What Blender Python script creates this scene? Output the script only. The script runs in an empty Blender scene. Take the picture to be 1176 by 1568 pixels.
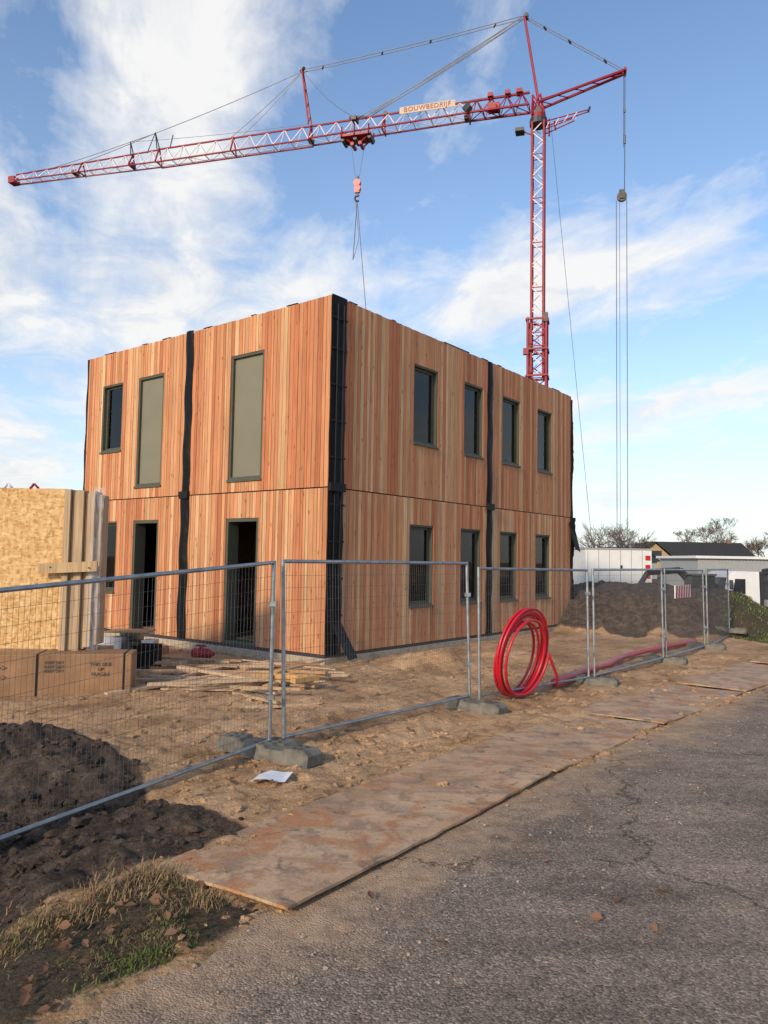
import bpy, math, random
import numpy as np
from mathutils import Vector, Matrix
random.seed(7); rng=np.random.default_rng(7)
sc=bpy.context.scene
sc.view_settings.view_transform='Standard'; sc.view_settings.look='None'; sc.view_settings.exposure=0
V=Vector

# ------------------------------------------------------------------ helpers
def link(o,parent=None):
    sc.collection.objects.link(o)
    if parent: o.parent=parent
    return o
def empty(name):
    return link(bpy.data.objects.new(name,None))
class MB:
    def __init__(s): s.v=[];s.f=[];s.m=[];s.c=[]
    def box(s,o,ax,ay,az,mi=0,col=(1,1,1,1)):
        o=V(o);ax=V(ax);ay=V(ay);az=V(az);b=len(s.v)
        if ax.cross(ay).dot(az)<0: ax,ay=ay,ax
        s.v+=[o,o+ax,o+ax+ay,o+ay,o+az,o+ax+az,o+ax+ay+az,o+ay+az]
        for q in ((0,3,2,1),(4,5,6,7),(0,1,5,4),(1,2,6,5),(2,3,7,6),(3,0,4,7)):
            s.f.append([b+i for i in q]);s.m.append(mi);s.c.append(col)
    def bx(s,x0,x1,y0,y1,z0,z1,mi=0,col=(1,1,1,1)):
        s.box((x0,y0,z0),(x1-x0,0,0),(0,y1-y0,0),(0,0,z1-z0),mi,col)
    def tube(s,a,b,r,n=6,mi=0,r2=None,col=(1,1,1,1),cap=True):
        a=V(a);b=V(b);d=(b-a)
        if d.length<1e-6:return
        d.normalize();u=d.orthogonal().normalized();w=d.cross(u)
        r2=r if r2 is None else r2;k=len(s.v)
        for p,rr in((a,r),(b,r2)):
            for i in range(n):
                t=2*math.pi*i/n;s.v.append(p+u*(rr*math.cos(t))+w*(rr*math.sin(t)))
        for i in range(n):
            j=(i+1)%n;s.f.append([k+i,k+j,k+n+j,k+n+i]);s.m.append(mi);s.c.append(col)
        if cap:
            s.f.append([k+i for i in range(n)][::-1]);s.m.append(mi);s.c.append(col)
            s.f.append([k+n+i for i in range(n)]);s.m.append(mi);s.c.append(col)
    def path(s,pts,r,n=8,mi=0,closed=False,col=(1,1,1,1)):
        pts=[V(p) for p in pts];k=len(s.v);N=len(pts);up=None
        for i,p in enumerate(pts):
            d=(pts[(i+1)%N]-pts[i-1]) if (closed or 0<i<N-1) else (pts[1]-pts[0] if i==0 else pts[-1]-pts[-2])
            d.normalize()
            if up is None: up=d.orthogonal().normalized()
            up=(up-d*up.dot(d)).normalized();w=d.cross(up)
            for j in range(n):
                t=2*math.pi*j/n;s.v.append(p+up*(r*math.cos(t))+w*(r*math.sin(t)))
        for i in range(N if closed else N-1):
            i2=(i+1)%N
            for j in range(n):
                j2=(j+1)%n
                s.f.append([k+i*n+j,k+i*n+j2,k+i2*n+j2,k+i2*n+j]);s.m.append(mi);s.c.append(col)
    def poly(s,pts,mi=0,col=(1,1,1,1)):
        b=len(s.v);s.v+=[V(p) for p in pts];s.f.append(list(range(b,b+len(pts))));s.m.append(mi);s.c.append(col)
    def build(s,name,mats,parent=None,smooth=False,bevel=0,colattr=False):
        me=bpy.data.meshes.new(name);me.from_pydata([tuple(v) for v in s.v],[],s.f)
        for m in mats: me.materials.append(m)
        me.polygons.foreach_set('material_index',s.m)
        if smooth: me.polygons.foreach_set('use_smooth',[True]*len(s.f))
        if colattr:
            a=me.attributes.new('col','FLOAT_COLOR','CORNER');arr=[]
            for f,c in zip(s.f,s.c): arr+=list(c)*len(f)
            a.data.foreach_set('color',arr)
        me.update();o=link(bpy.data.objects.new(name,me),parent)
        if bevel:
            b=o.modifiers.new('bevel','BEVEL');b.width=bevel;b.segments=2;b.limit_method='ANGLE'
        return o

# ------------------------------------------------------------------ materials
def newmat(name):
    m=bpy.data.materials.new(name);m.use_nodes=True
    nt=m.node_tree;bs=nt.nodes['Principled BSDF'];return m,nt,bs
def nd(nt,t,**kw):
    n=nt.nodes.new(t)
    for k,v in kw.items():
        if k in n.inputs: n.inputs[k].default_value=v
        else: setattr(n,k,v)
    return n
def ramp(nt,fac,stops,interp='LINEAR'):
    n=nt.nodes.new('ShaderNodeValToRGB');e=n.color_ramp;e.interpolation=interp
    while len(e.elements)<len(stops): e.elements.new(0.5)
    for el,(p,c) in zip(e.elements,stops):
        el.position=p;el.color=c if len(c)==4 else (*c,1)
    nt.links.new(fac,n.inputs[0]);return n.outputs[0]
def mixc(nt,fac,a,b,mode='MIX'):
    n=nt.nodes.new('ShaderNodeMix');n.data_type='RGBA';n.blend_type=mode
    for s,x in((n.inputs[0],fac),(n.inputs[6],a),(n.inputs[7],b)):
        if isinstance(x,bpy.types.NodeSocket): nt.links.new(x,s)
        elif isinstance(x,(int,float)): s.default_value=x
        else: s.default_value=(*x,1) if len(x)==3 else x
    return n.outputs[2]
def mth(nt,op,a,b=0,c=0,clamp=False):
    n=nt.nodes.new('ShaderNodeMath');n.operation=op;n.use_clamp=clamp
    for i,x in enumerate((a,b,c)):
        if isinstance(x,bpy.types.NodeSocket): nt.links.new(x,n.inputs[i])
        else: n.inputs[i].default_value=x
    return n.outputs[0]
def coords(nt,scale=(1,1,1),rot=(0,0,0)):
    tc=nt.nodes.new('ShaderNodeTexCoord');mp=nt.nodes.new('ShaderNodeMapping')
    mp.inputs['Scale'].default_value=scale;mp.inputs['Rotation'].default_value=rot
    nt.links.new(tc.outputs['Object'],mp.inputs[0]);return mp.outputs[0]
def noise(nt,vec,scale,detail=6,rough=.6,dist=0):
    n=nd(nt,'ShaderNodeTexNoise',Scale=scale,Detail=detail,Roughness=rough,Distortion=dist)
    nt.links.new(vec,n.inputs['Vector']);return n.outputs[0]
def bump(nt,bs,h,strength=.5,dist=.02):
    b=nd(nt,'ShaderNodeBump',Strength=strength,Distance=dist);nt.links.new(h,b.inputs['Height']);nt.links.new(b.outputs[0],bs.inputs['Normal'])
def simple(name,c,rough=.6,metal=0,var=.25,scale=6,bmp=0,bscale=60,spec=.5):
    m,nt,bs=newmat(name);v=coords(nt)
    n=noise(nt,v,scale)
    d=tuple(x*(1-var) for x in c);l=tuple(min(1,x*(1+var)) for x in c)
    nt.links.new(ramp(nt,n,[(.3,d),(.7,l)]),bs.inputs['Base Color'])
    bs.inputs['Roughness'].default_value=rough;bs.inputs['Metallic'].default_value=metal
    bs.inputs['Specular IOR Level'].default_value=spec
    if bmp: bump(nt,bs,noise(nt,v,bscale),bmp,.01)
    return m
def wood(name,attr=True,base=(.5,.3,.15),knots=True,grain=.35):
    m,nt,bs=newmat(name)
    if attr:
        at=nt.nodes.new('ShaderNodeAttribute');at.attribute_name='col';col=at.outputs['Color'];al=at.outputs['Alpha']
    tc=nt.nodes.new('ShaderNodeTexCoord')
    v=tc.outputs['Object']
    if attr:
        off=nt.nodes.new('ShaderNodeVectorMath');off.operation='SCALE';off.inputs[0].default_value=(3.1,7.7,37.0);nt.links.new(al,off.inputs['Scale'])
        ad=nt.nodes.new('ShaderNodeVectorMath');ad.operation='ADD';nt.links.new(v,ad.inputs[0]);nt.links.new(off.outputs[0],ad.inputs[1]);v=ad.outputs[0]
    mp=nt.nodes.new('ShaderNodeMapping');mp.inputs['Scale'].default_value=(38,38,1.3);nt.links.new(v,mp.inputs[0])
    g=noise(nt,mp.outputs[0],1,5,.6,.6)
    mp2=nt.nodes.new('ShaderNodeMapping');mp2.inputs['Scale'].default_value=(3,3,.9);nt.links.new(v,mp2.inputs[0])
    g2=noise(nt,mp2.outputs[0],1,3)
    c0=col if attr else base
    c1=mixc(nt,1.0,c0,ramp(nt,g,[(.3,(1-grain*1.1,)*3),(.55,(1,1,1)),(.75,(1+grain*.4,)*3)]),'MULTIPLY')
    c1=mixc(nt,1.0,c1,ramp(nt,g2,[(.3,(.88,.86,.85)),(.7,(1.08,1.08,1.08))]),'MULTIPLY')
    if knots:
        mp3=nt.nodes.new('ShaderNodeMapping');mp3.inputs['Scale'].default_value=(7,7,2.6);nt.links.new(v,mp3.inputs[0])
        vo=nd(nt,'ShaderNodeTexVoronoi',Scale=1.0);nt.links.new(mp3.outputs[0],vo.inputs['Vector'])
        k=ramp(nt,vo.outputs['Distance'],[(.07,(1,1,1)),(.16,(0,0,0))])
        c1=mixc(nt,mth(nt,'MULTIPLY',k,.7),c1,(.17,.06,.03))
    nt.links.new(c1,bs.inputs['Base Color']);bs.inputs['Roughness'].default_value=.7
    bs.inputs['Specular IOR Level'].default_value=.2
    bump(nt,bs,g,.25,.004)
    return m
M_board=wood('cladding_wood',grain=.27)
M_planks=wood('loose_plank_wood',knots=False)
M_stud=wood('stud_wood',False,(.42,.27,.14))
M_black=simple('black_membrane',(.004,.004,.0045),.5,0,.4,5,.6,12,.16)
M_strap=simple('black_strap',(.010,.010,.010),.55,spec=.2)
M_frame=simple('window_frame_paint',(.075,.080,.058),.5,0,.08,3,spec=.3)
M_panel=simple('closing_panel',(.19,.18,.125),.65,0,.06,2,spec=.3)
M_conc=simple('concrete',(.36,.30,.22),.9,0,.25,9,.4,80)
M_conc2=simple('foot_concrete',(.15,.14,.115),.9,0,.45,9,.6,120)
M_interior=simple('interior_lining',(.16,.10,.065),.8)
M_curtain=simple('interior_panel',(.17,.13,.125),.8,0,.3,2)
M_white=simple('white_film',(.62,.62,.62),.5,0,.1)
M_galv=simple('galvanised_steel',(.28,.31,.33),.45,.7,.3,9)
M_red=simple('crane_red',(.27,.010,.020),.45,0,.3,2,spec=.35)
M_lace=simple('crane_lacing',(.78,.68,.67),.5,0,.15,2)
M_dark=simple('dark_metal',(.05,.05,.055),.5,.4)
M_cable=simple('cable_steel',(.10,.10,.11),.5,.5)
M_hose=simple('red_hose',(.50,.012,.025),.36,0,.15,3)
M_cream=simple('banner_cream',(.52,.40,.30),.6,0,.2)
M_maroon=simple('maroon_paint',(.2,.012,.015),.5,0,.1)
M_wpaint=simple('white_paint',(.72,.72,.70),.4,0,.06,2)
M_roof=simple('roof_tiles_dark',(.045,.043,.042),.85,0,.2,3,spec=.15)
M_brick=simple('house_brick',(.22,.13,.09),.85,0,.2,4)
M_rubber=simple('rubber',(.02,.02,.02),.8)
M_grey=simple('grey_sheet',(.34,.35,.34),.5,0,.08)
M_bark=simple('bark',(.13,.10,.08),.9,0,.3,2)
M_glassdark=simple('dark_glazing',(.02,.025,.03),.08,0,.2,2)
M_machine=simple('machine_grey',(.10,.10,.10),.5,0,.2,2)
M_bred=simple('bright_red_paint',(.5,.01,.01),.4,0,.1)

def glassmat():
    m=bpy.data.materials.new('window_glass');m.use_nodes=True;nt=m.node_tree;nt.nodes.clear()
    o=nt.nodes.new('ShaderNodeOutputMaterial');mx=nt.nodes.new('ShaderNodeMixShader')
    t=nt.nodes.new('ShaderNodeBsdfTransparent');t.inputs[0].default_value=(.84,.81,.81,1)
    g=nt.nodes.new('ShaderNodeBsdfGlossy');g.inputs['Roughness'].default_value=.02
    fr=nt.nodes.new('ShaderNodeFresnel');fr.inputs[0].default_value=1.45
    nt.links.new(fr.outputs[0],mx.inputs[0]);nt.links.new(t.outputs[0],mx.inputs[1]);nt.links.new(g.outputs[0],mx.inputs[2]);nt.links.new(mx.outputs[0],o.inputs[0])
    return m
M_glass=glassmat()
def filmmat():
    m=bpy.data.materials.new('clear_plastic_wrap');m.use_nodes=True;nt=m.node_tree;nt.nodes.clear()
    o=nt.nodes.new('ShaderNodeOutputMaterial');mx=nt.nodes.new('ShaderNodeMixShader')
    t=nt.nodes.new('ShaderNodeBsdfTransparent')
    g=nt.nodes.new('ShaderNodeBsdfPrincipled');g.inputs['Base Color'].default_value=(.78,.8,.85,1);g.inputs['Roughness'].default_value=.25
    v=coords(nt,(1,1,.22));n=noise(nt,v,12,4,.55,1.0)
    nt.links.new(ramp(nt,n,[(.4,(.10,)*3),(.62,(.42,)*3)]),mx.inputs[0]);bump(nt,g,n,.4,.02)
    nt.links.new(t.outputs[0],mx.inputs[1]);nt.links.new(g.outputs[0],mx.inputs[2]);nt.links.new(mx.outputs[0],o.inputs[0])
    return m
M_film=filmmat()
def osbmat():
    m,nt,bs=newmat('osb_board');v=coords(nt,(9,9,20),(0,.5,0))
    vo=nd(nt,'ShaderNodeTexVoronoi',Scale=1.8);nt.links.new(v,vo.inputs['Vector'])
    v2=coords(nt,(20,9,8),(0,.4,0));vo2=nd(nt,'ShaderNodeTexVoronoi',Scale=1.5);nt.links.new(v2,vo2.inputs['Vector'])
    s=nt.nodes.new('ShaderNodeSeparateColor');nt.links.new(vo.outputs['Color'],s.inputs[0])
    s2=nt.nodes.new('ShaderNodeSeparateColor');nt.links.new(vo2.outputs['Color'],s2.inputs[0])
    f=mth(nt,'ADD',mth(nt,'MULTIPLY',s.outputs[0],.5),mth(nt,'MULTIPLY',s2.outputs[0],.5))
    nt.links.new(ramp(nt,f,[(.1,(.38,.20,.07)),(.4,(.56,.33,.125)),(.65,(.64,.41,.17)),(.9,(.70,.50,.25))]),bs.inputs['Base Color'])
    bs.inputs['Roughness'].default_value=.75;return m
M_osb=osbmat()
def steelplate():
    m,nt,bs=newmat('rusty_steel_plate');v=coords(nt)
    a=noise(nt,v,1.3,8,.65,.4);b=noise(nt,v,4.0,9,.72,.3);c=noise(nt,v,60,4)
    tc=nt.nodes.new('ShaderNodeTexCoord');ms=nt.nodes.new('ShaderNodeMapping');ms.inputs['Rotation'].default_value=(0,0,-math.radians(52));ms.inputs['Scale'].default_value=(.5,5,1)
    nt.links.new(tc.outputs['Object'],ms.inputs[0]);sc_=noise(nt,ms.outputs[0],1.4,6,.65,.3)
    col=ramp(nt,a,[(.36,(.36,.22,.115)),(.5,(.50,.32,.18)),(.6,(.56,.37,.22)),(.7,(.34,.26,.19))])
    col=mixc(nt,ramp(nt,b,[(.50,(0,0,0)),(.59,(.8,)*3)]),col,(.21,.145,.095))
    col=mixc(nt,ramp(nt,noise(nt,v,2.3,6,.6,1),[(.52,(0,0,0)),(.62,(.85,)*3)]),col,(.42,.155,.045))
    col=mixc(nt,ramp(nt,noise(nt,v,3.1,7,.7,.5),[(.57,(0,0,0)),(.63,(.9,)*3)]),col,(.10,.078,.063))
    col=mixc(nt,ramp(nt,sc_,[(.54,(0,0,0)),(.66,(.6,)*3)]),col,(.19,.145,.11))
    col=mixc(nt,ramp(nt,noise(nt,v,26,5,.7,.2),[(.58,(0,0,0)),(.68,(.7,)*3)]),col,(.15,.11,.08))
    col=mixc(nt,.25,col,ramp(nt,c,[(.3,(.16,.115,.085)),(.7,(.62,.44,.29))]))
    nt.links.new(col,bs.inputs['Base Color']);bs.inputs['Roughness'].default_value=.7;bs.inputs['Specular IOR Level'].default_value=.25
    bump(nt,bs,b,.6,.02);return m
M_plate=steelplate()
def groundmat():
    m,nt,bs=newmat('ground_soil');v=coords(nt)
    at=nt.nodes.new('ShaderNodeAttribute');at.attribute_name='zone';sp=nt.nodes.new('ShaderNodeSeparateColor');nt.links.new(at.outputs['Color'],sp.inputs[0])
    n1=noise(nt,v,.9,8,.62,.3);n2=noise(nt,v,6,9,.7,.2);n3=noise(nt,v,45,5,.7)
    sand=ramp(nt,n1,[(.3,(.32,.19,.095)),(.45,(.50,.31,.165)),(.58,(.64,.41,.23)),(.75,(.70,.47,.28))])
    sand=mixc(nt,1,sand,ramp(nt,n2,[(.32,(.48,.44,.40)),(.48,(1,1,1)),(.75,(1.12,1.12,1.12))]),'MULTIPLY')
    sand=mixc(nt,1,sand,ramp(nt,n3,[(.3,(.62,.62,.62)),(.6,(1.08,1.08,1.08))]),'MULTIPLY')
    soil=ramp(nt,n2,[(.3,(.030,.022,.017)),(.5,(.085,.062,.046)),(.7,(.19,.138,.10))])
    soil=mixc(nt,1,soil,ramp(nt,n3,[(.3,(.55,.55,.55)),(.6,(1.2,1.2,1.2))]),'MULTIPLY')
    gr=ramp(nt,n3,[(.3,(.04,.03,.02)),(.5,(.09,.068,.04)),(.7,(.17,.13,.08))])
    fz=mth(nt,'ADD',sp.outputs[0],mth(nt,'MULTIPLY',mth(nt,'SUBTRACT',n2,.5),.9))
    c=mixc(nt,ramp(nt,fz,[(.38,(0,0,0)),(.62,(1,1,1))]),sand,soil)
    fg=mth(nt,'ADD',sp.outputs[1],mth(nt,'MULTIPLY',mth(nt,'SUBTRACT',n2,.5),1.0))
    c=mixc(nt,ramp(nt,fg,[(.42,(0,0,0)),(.6,(1,1,1))]),c,gr)
    nt.links.new(c,bs.inputs['Base Color']);bs.inputs['Roughness'].default_value=.9;bs.inputs['Specular IOR Level'].default_value=.2
    h=mth(nt,'ADD',mth(nt,'MULTIPLY',n2,1.0),mth(nt,'MULTIPLY',n3,.35));bump(nt,bs,h,1.0,.08);return m
M_ground=groundmat()
def asphalt():
    m,nt,bs=newmat('asphalt');v=coords(nt)
    at=nt.nodes.new('ShaderNodeAttribute');at.attribute_name='edge'
    n1=noise(nt,v,.6,8,.65,.5);n2=noise(nt,v,7,8,.75);
    vo=nd(nt,'ShaderNodeTexVoronoi',Scale=85.);nt.links.new(v,vo.inputs['Vector'])
    s=nt.nodes.new('ShaderNodeSeparateColor');nt.links.new(vo.outputs['Color'],s.inputs[0])
    base=ramp(nt,n1,[(.32,(.180,.140,.108)),(.5,(.245,.192,.150)),(.68,(.32,.25,.19))])
    base=mixc(nt,1,base,ramp(nt,s.outputs[0],[(0,(.5,.5,.5)),(.5,(.93,.93,.93)),(.85,(1.18,1.16,1.13)),(1,(1.75,1.7,1.6))]),'MULTIPLY')
    base=mixc(nt,1,base,ramp(nt,n2,[(.3,(.72,.72,.72)),(.5,(1,1,1)),(.7,(1.2,1.2,1.2))]),'MULTIPLY')
    tc=nt.nodes.new('ShaderNodeTexCoord');ms=nt.nodes.new('ShaderNodeMapping');ms.inputs['Rotation'].default_value=(0,0,-math.radians(50));ms.inputs['Scale'].default_value=(.12,1.6,1)
    nt.links.new(tc.outputs['Object'],ms.inputs[0]);ln_=noise(nt,ms.outputs[0],1.2,5,.6,.2)
    base=mixc(nt,1,base,ramp(nt,ln_,[(.35,(.80,.80,.81)),(.6,(1.12,1.11,1.09))]),'MULTIPLY')
    e=mth(nt,'ADD',at.outputs['Fac'],mth(nt,'MULTIPLY',mth(nt,'SUBTRACT',noise(nt,v,1.6,9,.72),.5),2.4))
    base=mixc(nt,ramp(nt,e,[(.36,(0,0,0)),(1.0,(.9,)*3)]),base,mixc(nt,1,(.46,.31,.19),ramp(nt,n2,[(.3,(.6,.6,.6)),(.6,(1.1,1.1,1.1))]),'MULTIPLY'))
    mp=nt.nodes.new('ShaderNodeMapping');mp.inputs['Scale'].default_value=(.32,.32,.32)
    nn=nd(nt,'ShaderNodeTexNoise',Scale=2.5,Detail=6.,Roughness=.7);nt.links.new(v,nn.inputs['Vector'])
    vm=nt.nodes.new('ShaderNodeVectorMath');vm.operation='MULTIPLY_ADD';nt.links.new(nn.outputs['Color'],vm.inputs[0]);vm.inputs[1].default_value=(.9,.9,.9);nt.links.new(v,vm.inputs[2])
    nt.links.new(vm.outputs[0],mp.inputs[0])
    cr=nd(nt,'ShaderNodeTexVoronoi',Scale=1.0,feature='DISTANCE_TO_EDGE');nt.links.new(mp.outputs[0],cr.inputs['Vector'])
    ck=ramp(nt,cr.outputs['Distance'],[(.0,(1,1,1)),(.007,(0,0,0))])
    ck=mth(nt,'MULTIPLY',ck,ramp(nt,noise(nt,v,.6,2),[(.42,(0,0,0)),(.50,(1,1,1))]))
    base=mixc(nt,mth(nt,'MULTIPLY',ck,.8),base,(.05,.04,.03))
    nt.links.new(base,bs.inputs['Base Color']);bs.inputs['Roughness'].default_value=.9;bs.inputs['Specular IOR Level'].default_value=.1
    h=mth(nt,'SUBTRACT',mth(nt,'ADD',mth(nt,'MULTIPLY',vo.outputs['Distance'],-.7),mth(nt,'MULTIPLY',n2,1.)),mth(nt,'MULTIPLY',ck,1.5))
    bump(nt,bs,h,.65,.014);return m
M_asph=asphalt()
def colmat(name,rough=.8):
    m,nt,bs=newmat(name);at=nt.nodes.new('ShaderNodeAttribute');at.attribute_name='col'
    nt.links.new(at.outputs['Color'],bs.inputs['Base Color']);bs.inputs['Roughness'].default_value=rough;bs.inputs['Specular IOR Level'].default_value=.2;return m
M_col=colmat('grass_blades')

# ------------------------------------------------------------------ terrain
tab=rng.random((256,256))
def vn(x,y):
    xi=np.floor(x).astype(int);yi=np.floor(y).astype(int);fx=x-xi;fy=y-yi
    fx=fx*fx*(3-2*fx);fy=fy*fy*(3-2*fy)
    g=lambda a,b:tab[b&255,a&255]
    return (g(xi,yi)*(1-fx)+g(xi+1,yi)*fx)*(1-fy)+(g(xi,yi+1)*(1-fx)+g(xi+1,yi+1)*fx)*fy
def fbm(x,y,s,o=4,k=0):
    r=0;a=1;t=0
    for i in range(o):
        r=r+a*(vn(x*s+17.3*i+k,y*s+9.1*i+k*1.7)-.5);t+=a;a*=.55;s=s*2.03
    return r/t*2
def sdpoly(x,y,P):
    d=np.full(x.shape,1e9);ins=np.zeros(x.shape,bool);n=len(P)
    for i in range(n):
        ax,ay=P[i];bx,by=P[(i+1)%n];ex,ey=bx-ax,by-ay
        t=np.clip(((x-ax)*ex+(y-ay)*ey)/(ex*ex+ey*ey),0,1)
        d=np.minimum(d,np.hypot(x-ax-ex*t,y-ay-ey*t))
        c=((ay>y)!=(by>y))&(x<(bx-ax)*(y-ay)/((by-ay) if by!=ay else 1e-9)+ax);ins^=c
    return np.where(ins,d,-d)
def dline(x,y,P):
    d=np.full(x.shape,1e9)
    for (ax,ay),(bx,by) in zip(P,P[1:]):
        ex,ey=bx-ax,by-ay;t=np.clip(((x-ax)*ex+(y-ay)*ey)/(ex*ex+ey*ey),0,1)
        d=np.minimum(d,np.hypot(x-ax-ex*t,y-ay-ey*t))
    return d
def ss(a,b,x):
    t=np.clip((x-a)/(b-a),0,1);return t*t*(3-2*t)
EDGE=[(-9,-6.5),(-5,-1.3),(-1.4,3.4),(-1.0,3.9),(-0.5,4.4),(0.6,5.95),(2.0,7.75),(3.3,9.25),(6.3,12.6),(11,17.4),(20,25.5),(60,58),(160,130)]
ROADP=EDGE+[(400,60),(60,-60),(10,-30)]
DARK=[(-14,9.8),(-4.6,9.2),(-3.6,8.7),(-2.3,7.4),(-1.85,6.45),(-0.95,5.95),(-0.95,5.4),(-1.5,5.05),(-2.0,4.3),(-2.7,3.4),(-5,.5),(-14,.5)]
GRASS=[(-0.62,4.40),(-1.45,4.93),(-1.95,4.4),(-2.6,3.6),(-5,1),(-9,-3),(-9,-6.5),(-5,-1.3),(-1.42,3.35),(-1.0,3.88)]
GRASS2=[(8.9,20.8),(10.2,19.5),(14,20.6),(60,60),(300,300),(-300,300),(-60,45),(0,40),(12,33),(14.5,28)]
PL_L=[(-1.42,4.9),(.68,7.82),(2.5,10.15),(4.78,12.78),(7.4,15.6),(10,18.2)]
PL_R=[(-.5,4.36),(1.64,7.25),(3.46,9.47),(5.65,11.95),(8.2,14.7)]
# footprints and tracks in the sand
FOOT=[(random.uniform(-2.6,4.5),random.uniform(7.0,14.5),random.uniform(0,6.28)) for _ in range(170)]
def zones(x,y):
    j=fbm(x,y,1.2,3,3)*.25
    dk=ss(-.12,.12,sdpoly(x,y,DARK)+j*.7)
    e=((x-8.3)/4.3)**2+((y-24.7)/4.0)**2
    dk=np.maximum(dk,ss(1.15,.95,e+j))
    g=np.maximum(ss(-.1,.25,sdpoly(x,y,GRASS)+j*.8),ss(-.4,.6,sdpoly(x,y,GRASS2)+j*2))
    return dk,g
def height(x,y):
    dk,g=zones(x,y)
    near=ss(60,30,y)
    h=.05*fbm(x,y,.45,3,1)+.055*fbm(x,y,2.0,4,2)*near+.036*np.abs(fbm(x,y,6,3,5))*near
    h-=.22*ss(-1.3,-3.0,x)*ss(9,7,y)
    h-=.8*ss(10.5,13.5,x)*ss(25,29,y)*ss(60,48,y)
    h+=dk*near*(.08*fbm(x,y,3.0,4,8)+.06*np.abs(fbm(x,y,9,3,9)))
    h+=.30*np.exp(-(((x+3.5)/1.2)**2+((y-7.6)/.75)**2)**1.3)*(1+.6*fbm(x,y,2.5,3,11))
    h-=.13*np.exp(-(((x+1.35)/.45)**2+((y-5.75)/.28)**2))
    h+=.07*np.exp(-(((x+1.0)/.4)**2+((y-5.35)/.18)**2))
    for k in(0.0,1.3):
        q=(x+1.6-k*.9)*.79-(y-8.2+k*.4)*.61
        h-=.06*np.exp(-(q/.14)**2)*ss(-1,1,y-8)*ss(14,11,y)
    for k in(0,1.5):
        q=y-(10.4+k)-.18*x+.3*np.sin(x*.7)
        h-=.05*np.exp(-(q/.16)**2)*ss(-3.4,-2.6,x)*ss(2.0,1.0,x)
    h+=.30*np.exp(-(((x-.95)/.75)**2+((y-14.3)/.4)**2))*(1+.5*fbm(x,y,2.5,3,31))
    h+=.16*np.exp(-(((x-2.6)/.9)**2+((y-16.0)/.4)**2))
    e=((x-8.3)/4.3)**2+((y-24.7)/4.0)**2
    h+=1.22*ss(1.15,.35,e)*(1+.22*fbm(x,y,.8,4,14))
    h+=(.075*np.exp(-(dline(x,y,PL_L)/.16)**2)+.03*np.exp(-(dline(x,y,PL_R)/.12)**2))*np.clip(fbm(x,y,1.6,4,51)+.25,0,1)*1.6
    if x.size<4e5 and x.size>4000 or True:
        for fx,fy,t in FOOT:
            m=(np.abs(x-fx)<.4)&(np.abs(y-fy)<.4)
            if m.any():
                dx=x[m]-fx;dy=y[m]-fy;a_=dx*math.cos(t)+dy*math.sin(t);b_=-dx*math.sin(t)+dy*math.cos(t)
                r2=(a_/.15)**2+(b_/.065)**2
                h[m]+=-.035*np.exp(-r2**2)+.012*np.exp(-(r2-1.8)**2*2)
    sd=sdpoly(x,y,ROADP)
    h=h+.012*ss(.3,0,np.abs(sd))
    k=ss(-.12,.28,sd+.22*fbm(x,y,1.7,4,21))
    h=h*(1-k)+(-.05)*k
    return h
def axis(parts):
    r=[]
    for a,b,s in parts:r+=list(np.arange(a,b,s))
    return r
def grow(a,lim,s,f):
    r=[];
    while abs(a)<lim: a+=s;s*=f;r.append(a)
    return r
xs=axis([(-16,-8,.3),(-8,-4,.1),(-4,3,.035),(3,10,.08),(10,18,.3)])
xs=sorted(grow(-16,700,-.6,1.25))+xs+grow(18,700,.5,1.25)
ys=axis([(-6,2.6,.4),(2.6,9,.035),(9,17,.07),(17,30,.25)])
ys=sorted(grow(-6,100,-1,1.4))+ys+grow(30,1500,.4,1.22)
X,Y=np.meshgrid(np.array(xs),np.array(ys));nx=len(xs);ny=len(ys)
Z=height(X.ravel(),Y.ravel())
far=ss(60,200,np.hypot(X.ravel(),Y.ravel()));Z=Z*(1-far)-.05*far
verts=np.stack([X.ravel(),Y.ravel(),Z],1)
i=np.arange(nx*ny).reshape(ny,nx)
faces=np.stack([i[:-1,:-1],i[:-1,1:],i[1:,1:],i[1:,:-1]],-1).reshape(-1,4)
def npmesh(name,verts,faces,mat,smooth=True,parent=None):
    me=bpy.data.meshes.new(name);nf,k=faces.shape
    me.vertices.add(len(verts));me.vertices.foreach_set('co',verts.astype(np.float32).ravel())
    me.loops.add(nf*k);me.loops.foreach_set('vertex_index',faces.astype(np.int32).ravel())
    me.polygons.add(nf);me.polygons.foreach_set('loop_start',np.arange(0,nf*k,k,dtype=np.int32))
    me.polygons.foreach_set('loop_total',np.full(nf,k,dtype=np.int32))
    me.polygons.foreach_set('use_smooth',[smooth]*nf)
    me.materials.append(mat);me.update(calc_edges=True);me.validate()
    return link(bpy.data.objects.new(name,me),parent)
g=npmesh('ground',verts,faces,M_ground)
dk,gg=zones(verts[:,0],verts[:,1])
a=g.data.attributes.new('zone','FLOAT_COLOR','POINT')
a.data.foreach_set('color',np.stack([dk,gg,dk*0,dk*0+1],1).astype(np.float32).ravel())
def gz(x,y): return float(height(np.array([float(x)]),np.array([float(y)]))[0])

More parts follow.
